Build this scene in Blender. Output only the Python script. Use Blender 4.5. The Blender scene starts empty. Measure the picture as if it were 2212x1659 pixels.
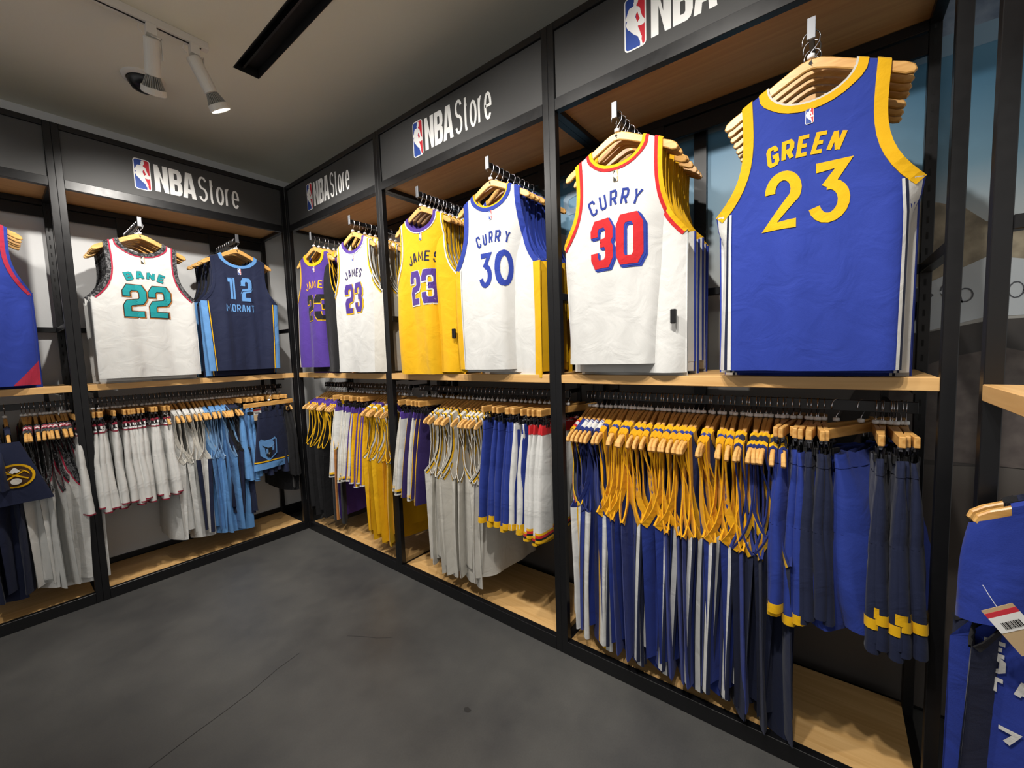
import bpy, math, random
import numpy as np
from mathutils import Matrix, Vector
from mathutils.geometry import tessellate_polygon

C = bpy.context.scene.collection
R = math.radians
rnd = random.Random(7)

# ------------------------------------------------------------------ camera
F_PX = 885.877
CAM = Vector((-1.5169, -3.3484, 1.3744))
yaw, pitch, roll = 0.906231, -0.075937, -0.033596
cy, sy, cp, sp = math.cos(yaw), math.sin(yaw), math.cos(pitch), math.sin(pitch)
fwd = Vector((sy * cp, cy * cp, sp)); rgt = Vector((cy, -sy, 0)); up = rgt.cross(fwd)
cr, sr = math.cos(roll), math.sin(roll)
rgt, up = cr * rgt + sr * up, -sr * rgt + cr * up
cam = bpy.data.objects.new('camera', bpy.data.cameras.new('camera'))
C.objects.link(cam)
cam.matrix_world = Matrix(((rgt.x, up.x, -fwd.x, CAM.x), (rgt.y, up.y, -fwd.y, CAM.y), (rgt.z, up.z, -fwd.z, CAM.z), (0, 0, 0, 1)))
cam.data.sensor_fit = 'HORIZONTAL'; cam.data.sensor_width = 36.0
cam.data.lens = F_PX / 2212 * 36.0
cam.data.clip_start = 0.02
bpy.context.scene.camera = cam

# ------------------------------------------------------------------ world, exposure, lights
sc = bpy.context.scene
w = bpy.data.worlds.new('world'); sc.world = w; w.use_nodes = True
w.node_tree.nodes['Background'].inputs[0].default_value = (1.0, 0.98, 0.95, 1)
w.node_tree.nodes['Background'].inputs[1].default_value = 0.64
sc.view_settings.view_transform = 'Standard'; sc.view_settings.look = 'None'
sc.view_settings.exposure = 0.0; sc.view_settings.gamma = 1.0
sc.view_settings.use_curve_mapping = False
sc.cycles.max_bounces = 6; sc.cycles.diffuse_bounces = 3; sc.cycles.glossy_bounces = 3
sc.cycles.transmission_bounces = 2; sc.cycles.caustics_reflective = False; sc.cycles.caustics_refractive = False
sc.cycles.sample_clamp_indirect = 4.0

# track lamps: (mount x, mount y, aim point, watts, cone degrees) ; mounted under the ceiling at z 2.895
LAMPS = [
    (-0.94, -0.90, (-0.80, 0.05, 1.45), 76, 112),
    (-0.78, -0.90, (0.05, -0.75, 1.35), 74, 112),
    (-2.05, -0.90, (-1.65, 0.05, 1.45), 58, 108),
    (-1.12, -1.55, (0.05, -1.45, 1.4), 66, 112),
    (-1.12, -2.25, (0.05, -2.15, 1.35), 64, 112),
    (-1.12, -2.95, (0.05, -2.90, 1.3), 78, 108),
    (-1.12, -3.22, (0.20, -3.30, 0.35), 60, 60),  # unseen extra lamp, added to brighten the nearest bay's base deck
    (-1.12, -3.50, (-0.45, -3.8, 0.7), 14, 70),
]
SPOT_COL = (1.0, 0.95, 0.88)

# ------------------------------------------------------------------ materials
def lin(c):
    return tuple(((v / 255) / 12.92 if v <= 10 else ((v / 255 + 0.055) / 1.055) ** 2.4) for v in c)

def nt(name):
    m = bpy.data.materials.new(name); m.use_nodes = True
    n = m.node_tree.nodes; b = n['Principled BSDF']
    return m, n, m.node_tree.links, b

def flat(name, c, rough=0.6, metal=0.0, spec=0.5):
    m, n, l, b = nt(name)
    b.inputs['Base Color'].default_value = (*lin(c), 1); b.inputs['Roughness'].default_value = rough
    b.inputs['Metallic'].default_value = metal; b.inputs['Specular IOR Level'].default_value = spec
    return m

def fabric(name, c, rough=0.78):
    m, n, l, b = nt(name)
    tc = n.new('ShaderNodeTexCoord')
    nz = n.new('ShaderNodeTexNoise'); nz.inputs['Scale'].default_value = 10; nz.inputs['Detail'].default_value = 3.5; nz.inputs['Distortion'].default_value = 0.8
    l.new(tc.outputs['Object'], nz.inputs['Vector'])
    mx = n.new('ShaderNodeMix'); mx.data_type = 'RGBA'
    col = lin(c)
    mx.inputs[6].default_value = (*[v * 0.9 for v in col], 1); mx.inputs[7].default_value = (*[min(1, v * 1.06) for v in col], 1)
    l.new(nz.outputs['Fac'], mx.inputs[0]); l.new(mx.outputs[2], b.inputs['Base Color'])
    b.inputs['Roughness'].default_value = rough; b.inputs['Specular IOR Level'].default_value = 0.25
    b.inputs['Sheen Weight'].default_value = 0.08
    wv = n.new('ShaderNodeTexVoronoi'); wv.inputs['Scale'].default_value = 420
    l.new(tc.outputs['Object'], wv.inputs['Vector'])
    ad = n.new('ShaderNodeMath'); ad.operation = 'MULTIPLY_ADD'
    l.new(wv.outputs['Distance'], ad.inputs[0]); ad.inputs[1].default_value = 0.025; l.new(nz.outputs['Fac'], ad.inputs[2])
    bp = n.new('ShaderNodeBump'); bp.inputs['Strength'].default_value = 0.38; bp.inputs['Distance'].default_value = 0.016
    l.new(ad.outputs[0], bp.inputs['Height']); l.new(bp.outputs['Normal'], b.inputs['Normal'])
    return m

def pattern_trim(name, dark, light, scale):
    m, n, l, b = nt(name)
    tc = n.new('ShaderNodeTexCoord')
    v = n.new('ShaderNodeTexVoronoi'); v.inputs['Scale'].default_value = scale; v.distance = 'CHEBYCHEV'
    l.new(tc.outputs['Object'], v.inputs['Vector'])
    r = n.new('ShaderNodeValToRGB'); r.color_ramp.interpolation = 'CONSTANT'
    e = r.color_ramp.elements
    e[0].color = (*lin(dark), 1); e[1].position = 0.22; e[1].color = (*lin(light), 1)
    k = r.color_ramp.elements.new(0.42); k.color = (*lin(dark), 1)
    l.new(v.outputs['Distance'], r.inputs[0]); l.new(r.outputs[0], b.inputs['Base Color'])
    b.inputs['Roughness'].default_value = 0.8
    return m

def wood(name, c1, c2, rough=0.45, stretch=(1.5, 22, 22), sc_=2.2):
    m, n, l, b = nt(name)
    tc = n.new('ShaderNodeTexCoord'); mp = n.new('ShaderNodeMapping'); mp.inputs['Scale'].default_value = stretch
    l.new(tc.outputs['Object'], mp.inputs[0])
    nz = n.new('ShaderNodeTexNoise'); nz.inputs['Scale'].default_value = sc_; nz.inputs['Detail'].default_value = 6; nz.inputs['Distortion'].default_value = 0.6
    l.new(mp.outputs[0], nz.inputs['Vector'])
    r = n.new('ShaderNodeValToRGB'); r.color_ramp.elements[0].position = 0.3; r.color_ramp.elements[1].position = 0.72
    r.color_ramp.elements[0].color = (*lin(c1), 1); r.color_ramp.elements[1].color = (*lin(c2), 1)
    l.new(nz.outputs['Fac'], r.inputs[0]); l.new(r.outputs[0], b.inputs['Base Color'])
    b.inputs['Roughness'].default_value = rough
    return m

M = {}
FAB = dict(white=(236, 236, 233), cream=(226, 222, 212), royal=(43, 66, 168), yellow=(250, 192, 10), gold=(250, 180, 8), navy=(28, 36, 66), black=(22, 22, 25),
           purple=(84, 56, 152), ltblue=(104, 160, 222), teal=(32, 164, 170), red=(218, 38, 44), crimson=(190, 44, 74), dkpurple=(48, 32, 92), dkroyal=(32, 48, 122),
           orange=(196, 128, 66), brown=(70, 46, 26), sky=(132, 178, 226), grey=(150, 150, 150), nblue=(38, 60, 150), maroon=(150, 34, 58))
for k, c in FAB.items(): M[k] = fabric('fabric_' + k, [v * .885 for v in c])
M['trimblk'] = pattern_trim('fabric_black_lettered_trim', (24, 24, 27), (100, 100, 102), 95)
M['waistblk'] = pattern_trim('fabric_black_patterned_waistband', (26, 20, 24), (225, 225, 225), 34)
M['hanger'] = wood('hanger_beech', (196, 142, 72), (226, 178, 106), 0.38, (6, 30, 30))
M['shelf'] = wood('shelf_birch', (206, 158, 96), (226, 182, 120), 0.42)
M['soffit'] = wood('soffit_ply', (196, 146, 90), (212, 164, 106), 0.6)
M['deck'] = wood('deck_birch', (208, 162, 100), (228, 186, 126), 0.4)
def black_metal():
    m, n, l, b = nt('black_powder_coat')
    tc = n.new('ShaderNodeTexCoord'); nz = n.new('ShaderNodeTexNoise'); nz.inputs['Scale'].default_value = 35; nz.inputs['Detail'].default_value = 4
    l.new(tc.outputs['Object'], nz.inputs['Vector'])
    mr = n.new('ShaderNodeMapRange'); mr.inputs['To Min'].default_value = 0.3; mr.inputs['To Max'].default_value = 0.42
    l.new(nz.outputs['Fac'], mr.inputs[0]); l.new(mr.outputs[0], b.inputs['Roughness'])
    b.inputs['Base Color'].default_value = (*lin((17, 17, 19)), 1); b.inputs['Specular IOR Level'].default_value = 0.4
    return m
M['metal'] = black_metal()
M['slot'] = flat('slot_dark', (8, 8, 9), 0.8)
M['panel'] = flat('header_panel_black', (64, 64, 64), 0.6, 0, 0.4)
M['chrome'] = flat('hook_chrome', (200, 200, 205), 0.22, 1.0)
M['steel'] = flat('arm_end_steel', (118, 120, 124), 0.45, 0.6)
M['ring'] = flat('size_ring_white', (232, 232, 232), 0.4)
M['clipm'] = flat('clip_steel', (120, 120, 124), 0.3, 1.0)
M['clipb'] = flat('clip_grip_black', (20, 20, 22), 0.6)
M['signw'] = flat('sign_white', (240, 240, 238), 0.6)
M['signb'] = flat('sign_blue', (30, 66, 150), 0.6)
M['signr'] = flat('sign_red', (200, 30, 48), 0.6)
M['plastic'] = flat('tag_black_plastic', (18, 18, 20), 0.3)
M['card'] = flat('card_kraft', (196, 168, 128), 0.8)
M['cardw'] = flat('card_white', (238, 238, 236), 0.7)
M['cardr'] = flat('card_red', (205, 45, 60), 0.7)
M['ink'] = flat('ink_black', (25, 25, 25), 0.7)
M['lampw'] = flat('lamp_white', (222, 218, 210), 0.45)
M['lampfin'] = flat('lamp_fin_grey', (160, 158, 152), 0.5)
def emis(name, c, s):
    m, n, l, b = nt(name)
    b.inputs['Emission Color'].default_value = (*c, 1); b.inputs['Emission Strength'].default_value = s
    return m
M['bulb'] = emis('lamp_face_lit', (1, 0.95, 0.88), 14)
def wallm(name, c, rough=0.85, bump=0.05):
    m, n, l, b = nt(name)
    tc = n.new('ShaderNodeTexCoord'); nz = n.new('ShaderNodeTexNoise'); nz.inputs['Scale'].default_value = 60; nz.inputs['Detail'].default_value = 5
    l.new(tc.outputs['Object'], nz.inputs['Vector'])
    bp = n.new('ShaderNodeBump'); bp.inputs['Strength'].default_value = bump; bp.inputs['Distance'].default_value = 0.01
    l.new(nz.outputs['Fac'], bp.inputs['Height']); l.new(bp.outputs[0], b.inputs['Normal'])
    b.inputs['Base Color'].default_value = (*lin(c), 1); b.inputs['Roughness'].default_value = rough
    return m
M['wall'] = wallm('wall_paint_grey', (218, 219, 219))
M['wallhi'] = wallm('wall_paint_upper', (208, 206, 200))
M['ceil'] = wallm('ceiling_paint', (230, 229, 214))
def concrete():
    m, n, l, b = nt('floor_concrete_dark')
    tc = n.new('ShaderNodeTexCoord')
    a = n.new('ShaderNodeTexNoise'); a.inputs['Scale'].default_value = 1.3; a.inputs['Detail'].default_value = 8; a.inputs['Roughness'].default_value = 0.62
    c = n.new('ShaderNodeTexNoise'); c.inputs['Scale'].default_value = 160; c.inputs['Detail'].default_value = 2
    l.new(tc.outputs['Object'], a.inputs['Vector']); l.new(tc.outputs['Object'], c.inputs['Vector'])
    r = n.new('ShaderNodeValToRGB'); r.color_ramp.elements[0].position = 0.32; r.color_ramp.elements[1].position = 0.7
    r.color_ramp.elements[0].color = (*lin((66, 66, 67)), 1); r.color_ramp.elements[1].color = (*lin((95, 94, 91)), 1)
    l.new(a.outputs['Fac'], r.inputs[0])
    mx = n.new('ShaderNodeMix'); mx.data_type = 'RGBA'; mx.blend_type = 'MULTIPLY'; mx.inputs[0].default_value = 0.25
    l.new(r.outputs[0], mx.inputs[6]); l.new(c.outputs['Fac'], mx.inputs[7]); l.new(mx.outputs[2], b.inputs['Base Color'])
    mr = n.new('ShaderNodeMapRange'); mr.inputs['From Min'].default_value = 0.3; mr.inputs['From Max'].default_value = 0.7
    mr.inputs['To Min'].default_value = 0.34; mr.inputs['To Max'].default_value = 0.5
    l.new(a.outputs['Fac'], mr.inputs[0]); l.new(mr.outputs[0], b.inputs['Roughness'])
    return m
M['floor'] = concrete()
M['crack'] = flat('floor_crack', (38, 37, 36), 0.8)

# ------------------------------------------------------------------ object helpers
def mesh(name, v, f, mat, smooth=False):
    me = bpy.data.meshes.new(name)
    me.from_pydata([tuple(map(float, p)) for p in v], [], [tuple(int(i) for i in q) for q in f])
    if mat is not None: me.materials.append(M[mat])
    if smooth: me.polygons.foreach_set('use_smooth', [True] * len(me.polygons))
    me.update()
    return me

def obj(name, me, parent=None, label=None, kind=None, loc=None):
    o = bpy.data.objects.new(name, me); C.objects.link(o)
    if parent: o.parent = parent
    if label: o['label'] = label
    if kind: o['kind'] = kind
    if loc: o.location = loc
    return o

def thing(name, label, cat, loc=(0, 0, 0), rz=0.0, group=None, rx=0.0, me=None):
    o = bpy.data.objects.new(name, me); C.objects.link(o)
    if me is None: o.empty_display_size = 0.05
    o.location = loc; o.rotation_euler = (rx, 0, rz)
    o['label'] = label; o['category'] = cat
    if group: o['group'] = group
    return o

class MB:
    def __init__(s): s.v = []; s.f = []
    def add(s, v, f):
        b = len(s.v); s.v += [tuple(p) for p in v]; s.f += [tuple(i + b for i in q) for q in f]; return s
    def box(s, a, b, bev=0.0):
        x0, y0, z0 = a; x1, y1, z1 = b
        if bev <= 0:
            v = [(x0, y0, z0), (x1, y0, z0), (x1, y1, z0), (x0, y1, z0), (x0, y0, z1), (x1, y0, z1), (x1, y1, z1), (x0, y1, z1)]
            return s.add(v, [(0, 3, 2, 1), (4, 5, 6, 7), (0, 1, 5, 4), (1, 2, 6, 5), (2, 3, 7, 6), (3, 0, 4, 7)])
        # chamfered along all edges: 24 vertices
        v = []; ids = {}
        lo = (x0, y0, z0); hi = (x1, y1, z1)
        for sx in (0, 1):
            for sy_ in (0, 1):
                for sz in (0, 1):
                    c = [(hi if t else lo)[k] for k, t in enumerate((sx, sy_, sz))]
                    for ax in range(3):
                        p = list(c)
                        for k, t in enumerate((sx, sy_, sz)):
                            if k != ax: p[k] += -bev if t else bev
                        ids[(sx, sy_, sz, ax)] = len(v); v.append(tuple(p))
        f = []
        for ax in range(3):
            a1, a2 = [(1, 2), (0, 2), (0, 1)][ax]
            for t in (0, 1):
                q = []
                for u, w_ in ((0, 0), (1, 0), (1, 1), (0, 1)):
                    k = [0, 0, 0]; k[ax] = t; k[a1] = u; k[a2] = w_
                    q.append(ids[(*k, ax)])
                f.append(tuple(q))
            for u in (0, 1):
                for w_ in (0, 1):
                    k0 = [0, 0, 0]; k0[a1] = u; k0[a2] = w_; k1 = list(k0); k1[ax] = 1
                    f.append((ids[(*k0, a1)], ids[(*k1, a1)], ids[(*k1, a2)], ids[(*k0, a2)]))
        for sx in (0, 1):
            for sy_ in (0, 1):
                for sz in (0, 1): f.append(tuple(ids[(sx, sy_, sz, ax)] for ax in range(3)))
        return s.add(v, f)
    def tube(s, pts, r, n=6, caps=True):
        P = [Vector(p) for p in pts]; rr = r if isinstance(r, (list, tuple)) else [r] * len(P)
        v = []; f = []; pu = None
        for i, p in enumerate(P):
            d = (P[min(i + 1, len(P) - 1)] - P[max(i - 1, 0)]).normalized()
            if pu is None:
                pu = d.orthogonal().normalized()
            u_ = (pu - d * pu.dot(d)).normalized(); pu = u_; w_ = d.cross(u_)
            for k in range(n):
                a = 2 * math.pi * k / n
                v.append(p + (u_ * math.cos(a) + w_ * math.sin(a)) * rr[i])
        for i in range(len(P) - 1):
            for k in range(n):
                f.append((i * n + k, i * n + (k + 1) % n, (i + 1) * n + (k + 1) % n, (i + 1) * n + k))
        if caps:
            f.append(tuple(range(n))[::-1]); f.append(tuple((len(P) - 1) * n + k for k in range(n)))
        return s.add(v, f)
    def poly(s, loops, fn):
        """filled 2-D polygon (outer loop + holes) mapped by fn(x, y) -> 3-D"""
        t = tessellate_polygon([[Vector((p[0], p[1], 0)) for p in lp] for lp in loops])
        pts = [p for lp in loops for p in lp]
        return s.add([fn(*p) for p in pts], t)
    def prism(s, loop, y0, y1, fn=lambda x, y, z: (x, y, z)):
        t = tessellate_polygon([[Vector((p[0], p[1], 0)) for p in loop]]); n = len(loop)
        v = [fn(p[0], y0, p[1]) for p in loop] + [fn(p[0], y1, p[1]) for p in loop]
        f = [tuple(q) for q in t] + [tuple(i + n for i in q[::-1]) for q in t]
        f += [(i, (i + 1) % n, n + (i + 1) % n, n + i) for i in range(n)]
        return s.add(v, f)
    def me(s, name, mat, smooth=False): return mesh(name, s.v, s.f, mat, smooth)

def ordinal(n):
    a = ['', 'first', 'second', 'third', 'fourth', 'fifth', 'sixth', 'seventh', 'eighth', 'ninth', 'tenth', 'eleventh', 'twelfth', 'thirteenth', 'fourteenth', 'fifteenth',
         'sixteenth', 'seventeenth', 'eighteenth', 'nineteenth']
    if n < 20: return a[n]
    t = {2: 'twent', 3: 'thirt', 4: 'fort'}[n // 10]
    return t + 'ieth' if n % 10 == 0 else t + 'y-' + a[n % 10]

# ------------------------------------------------------------------ glyphs
GL = {
    '0': [([(0, .16), (.17, 0), (.83, 0), (1, .16), (1, .84), (.83, 1), (.17, 1), (0, .84)], 1)],
    '1': [([(0, .93), (.55, .93), (.55, 0)], 0)],
    '2': [([(0, .68), (0, .84), (.18, 1), (.82, 1), (1, .84), (1, .6), (.86, .48), (.14, .42), (0, .3), (0, 0), (1, 0)], 0)],
    '3': [([(0, .7), (0, .84), (.18, 1), (.82, 1), (1, .84), (1, .64), (.84, .52), (.4, .52)], 0), ([(.4, .52), (.84, .52), (1, .38), (1, .16), (.82, 0), (.18, 0), (0, .16), (0, .3)], 0)],
    'A': [([(0, 0), (.32, 1), (.68, 1), (1, 0)], 0), ([(.14, .3), (.86, .3)], 0)],
    'B': [([(0, 0), (0, 1), (.8, 1), (1, .86), (1, .64), (.84, .52), (1, .4), (1, .14), (.8, 0)], 1), ([(0, .52), (.84, .52)], 0)],
    'N': [([(0, 0), (0, 1)], 0), ([(0, 1), (1, 0)], 0), ([(1, 0), (1, 1)], 0)],
    'E': [([(1, 1), (0, 1), (0, 0), (1, 0)], 0), ([(0, .5), (.85, .5)], 0)],
    'G': [([(1, .74), (1, .86), (.8, 1), (.2, 1), (0, .86), (0, .14), (.2, 0), (.8, 0), (1, .14), (1, .46), (.5, .46)], 0)],
    'R': [([(0, 0), (0, 1), (.8, 1), (1, .86), (1, .6), (.8, .46), (0, .46)], 0), ([(.5, .46), (1, 0)], 0)],
    'C': [([(1, .72), (1, .86), (.8, 1), (.2, 1), (0, .86), (0, .14), (.2, 0), (.8, 0), (1, .14), (1, .28)], 0)],
    'U': [([(0, 1), (0, .14), (.2, 0), (.8, 0), (1, .14), (1, 1)], 0)],
    'Y': [([(0, 1), (.5, .46), (1, 1)], 0), ([(.5, .5), (.5, 0)], 0)],
    'J': [([(1, 1), (1, .14), (.8, 0), (.2, 0), (0, .14), (0, .3)], 0)],
    'M': [([(0, 0), (0, 1), (.5, .3), (1, 1), (1, 0)], 0)],
    'S': [([(1, .74), (1, .86), (.8, 1), (.2, 1), (0, .86), (0, .64), (.2, .53), (.8, .47), (1, .36), (1, .14), (.8, 0), (.2, 0), (0, .14), (0, .27)], 0)],
    'O': [([(0, .16), (.2, 0), (.8, 0), (1, .16), (1, .84), (.8, 1), (.2, 1), (0, .84)], 1)],
    'T': [([(0, 1), (1, 1)], 0), ([(.5, 1), (.5, 0)], 0)],
    'D': [([(0, 0), (0, 1), (.75, 1), (1, .82), (1, .18), (.75, 0)], 1)],
    '7': [([(0, 1), (1, 1), (.45, 0)], 0)],
    't': [([(.35, .98), (.35, .14), (.5, 0), (.85, 0)], 0), ([(0, .74), (.85, .74)], 0)],
    'o': [([(0, .14), (.2, 0), (.8, 0), (1, .14), (1, .6), (.8, .74), (.2, .74), (0, .6)], 1)],
    'r': [([(0, 0), (0, .74)], 0), ([(0, .56), (.25, .74), (.8, .74)], 0)],
    'e': [([(0, .36), (1, .36), (1, .6), (.8, .74), (.2, .74), (0, .6), (0, .14), (.2, 0), (.8, 0), (1, .14), (1, .2)], 0)],
}
def arc(cx, cy, rx, ry, a0, a1, n=14):
    return [(cx + rx * math.cos(R(a0 + (a1 - a0) * i / n)), cy + ry * math.sin(R(a0 + (a1 - a0) * i / n))) for i in range(n + 1)]
GF = {  # round geometric figures
    '2': [(arc(.5, .7, .48, .3, 185, -28) + [(.0, .0), (1, 0)], 0)],
    '3': [([(0.05, 1), (.98, 1), (.42, .6)], 0), (arc(.5, .32, .5, .32, 98, -165), 0)],
    '0': [(arc(.5, .5, .5, .5, 0, 345, 23), 1)],
    'S': [(arc(.5, .76, .48, .24, 20, 250, 10) + arc(.5, .26, .5, .26, 75, -160, 10), 0)],
    'o': [(arc(.5, .37, .5, .37, 0, 345, 15), 1)],
    'e': [([(0.02, .38), (.98, .38)] + arc(.5, .37, .5, .37, 10, 320, 16), 0)],
    't': GL['t'], 'r': [([(0, 0), (0, .74)], 0), (arc(.6, .42, .6, .32, 180, 75, 8), 0)],
}

def strokes(ch, w, h, t, font=GL):
    out = []
    for pl, closed in font.get(ch, GL.get(ch)):
        out.append(([(t / 2 + x * (w - t), t / 2 + y * (h - t)) for x, y in pl], closed))
    return out

def stroke_quads(pl, closed, t, ext=0.0, step=0.012, cross=1):
    P = [Vector(p) for p in pl]; n = len(P)
    if not closed and ext:
        P[0] = P[0] + (P[0] - P[1]).normalized() * ext; P[-1] = P[-1] + (P[-1] - P[-2]).normalized() * ext
    L = []
    for i in range(n):
        a = P[i - 1] if (i > 0 or closed) else None; b = P[(i + 1) % n] if (i < n - 1 or closed) else None
        d1 = (P[i] - a).normalized() if a is not None else (b - P[i]).normalized()
        d2 = (b - P[i]).normalized() if b is not None else d1
        n1 = Vector((-d1.y, d1.x)); n2 = Vector((-d2.y, d2.x)); m_ = (n1 + n2)
        m_ = n1 if m_.length < 1e-6 else m_.normalized()
        k = min(1.7, 1 / max(0.3, m_.dot(n1)))
        L.append((P[i] + m_ * (t / 2) * k, P[i] - m_ * (t / 2) * k))
    qs = []
    for i in range(n if closed else n - 1):
        a, b = L[i], L[(i + 1) % n]
        ns = max(1, int((P[(i + 1) % n] - P[i]).length / step))
        for j in range(ns):
            for c in range(cross):
                u0, u1 = j / ns, (j + 1) / ns; c0, c1 = c / cross, (c + 1) / cross
                q = []
                for u, cc in ((u0, c0), (u1, c0), (u1, c1), (u0, c1)):
                    l_ = a[0].lerp(b[0], u); r_ = a[1].lerp(b[1], u); q.append(tuple(l_.lerp(r_, cc)))
                qs.append(q)
    return qs

# crest: the dribbling player in a two-colour rounded card
SIL = [(.52, .955), (.575, .965), (.635, .95), (.665, .91), (.655, .865), (.636, .829), (.571, .796), (.571, .78), (.701, .736), (.74, .697), (.779, .609), (.818, .559), (.857, .515), (.896, .499), (.935, .471), (.935, .405), (.818, .383), (.727, .388), (.636, .405), (.649, .366),
       (.701, .317), (.727, .278), (.766, .212), (.805, .185), (.792, .129), (.818, .069), (.844, .03), (.805, .008), (.74, .003), (.727, .025), (.727, .08), (.714, .113), (.662, .163), (.636, .207), (.429, .284),
       (.338, .333), (.234, .394), (.208, .394), (.169, .416), (.091, .493), (.091, .521), (.143, .581), (.065, .581), (.065, .631), (.13, .68), (.182, .747), (.247, .791), (.429, .796), (.455, .818), (.429, .851), (.468, .868), (.47, .92)]
SILH = [(.636, .658), (.558, .636), (.519, .587), (.571, .526), (.623, .466), (.649, .493), (.727, .521), (.675, .576), (.636, .636)]
def rrect(x0, y0, x1, y1, rx, ry, n=5):
    p = []
    for cx, cy_, a in ((x1 - rx, y1 - ry, 0), (x0 + rx, y1 - ry, 90), (x0 + rx, y0 + ry, 180), (x1 - rx, y0 + ry, 270)):
        p += arc(cx, cy_, rx, ry, a, a + 90, n)
    return p
def crest_meshes(fn, step, mono=None):
    """list of (part, mesh) for the crest; fn(u, v, off) -> 3-D point"""
    cols = mono or ('signw', 'signb', 'signr', 'signw')
    card = MB().poly([rrect(0, 0, 1, 1, .2, .085)], lambda u, v: fn(u, v, 0)).me('crest_card', cols[0])
    ins = rrect(.06, .027, .94, .973, .15, .062)
    left = [p for p in ins if p[0] < .5]
    bl = [(.55, .973)] + left + [(.78, .027), (.55, .5)]
    rd = [(.78, .027)] + [p for p in ins if p[0] >= .5 and p[1] < .5][0:] + [p for p in ins if p[0] >= .5 and p[1] > .5] + [(.55, .973), (.55, .5)]
    blue = MB().poly([bl], lambda u, v: fn(u, v, step)).me('crest_blue', cols[1])
    rr = [(.80, .027), (.84, .03)] + sorted([p for p in ins if p[0] >= .6 and p[1] < .5], key=lambda p: p[1]) + sorted([p for p in ins if p[0] >= .6 and p[1] > .5], key=lambda p: p[1]) + [(.55, .973), (.55, .5)]
    red = MB().poly([rr], lambda u, v: fn(u, v, step)).me('crest_red', cols[2])
    man = MB().poly([SIL, SILH], lambda u, v: fn(u, v, 2 * step)).me('crest_player', cols[3])
    return [('crest_card', card), ('crest_blue', blue), ('crest_red', red), ('crest_player', man)]

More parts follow.
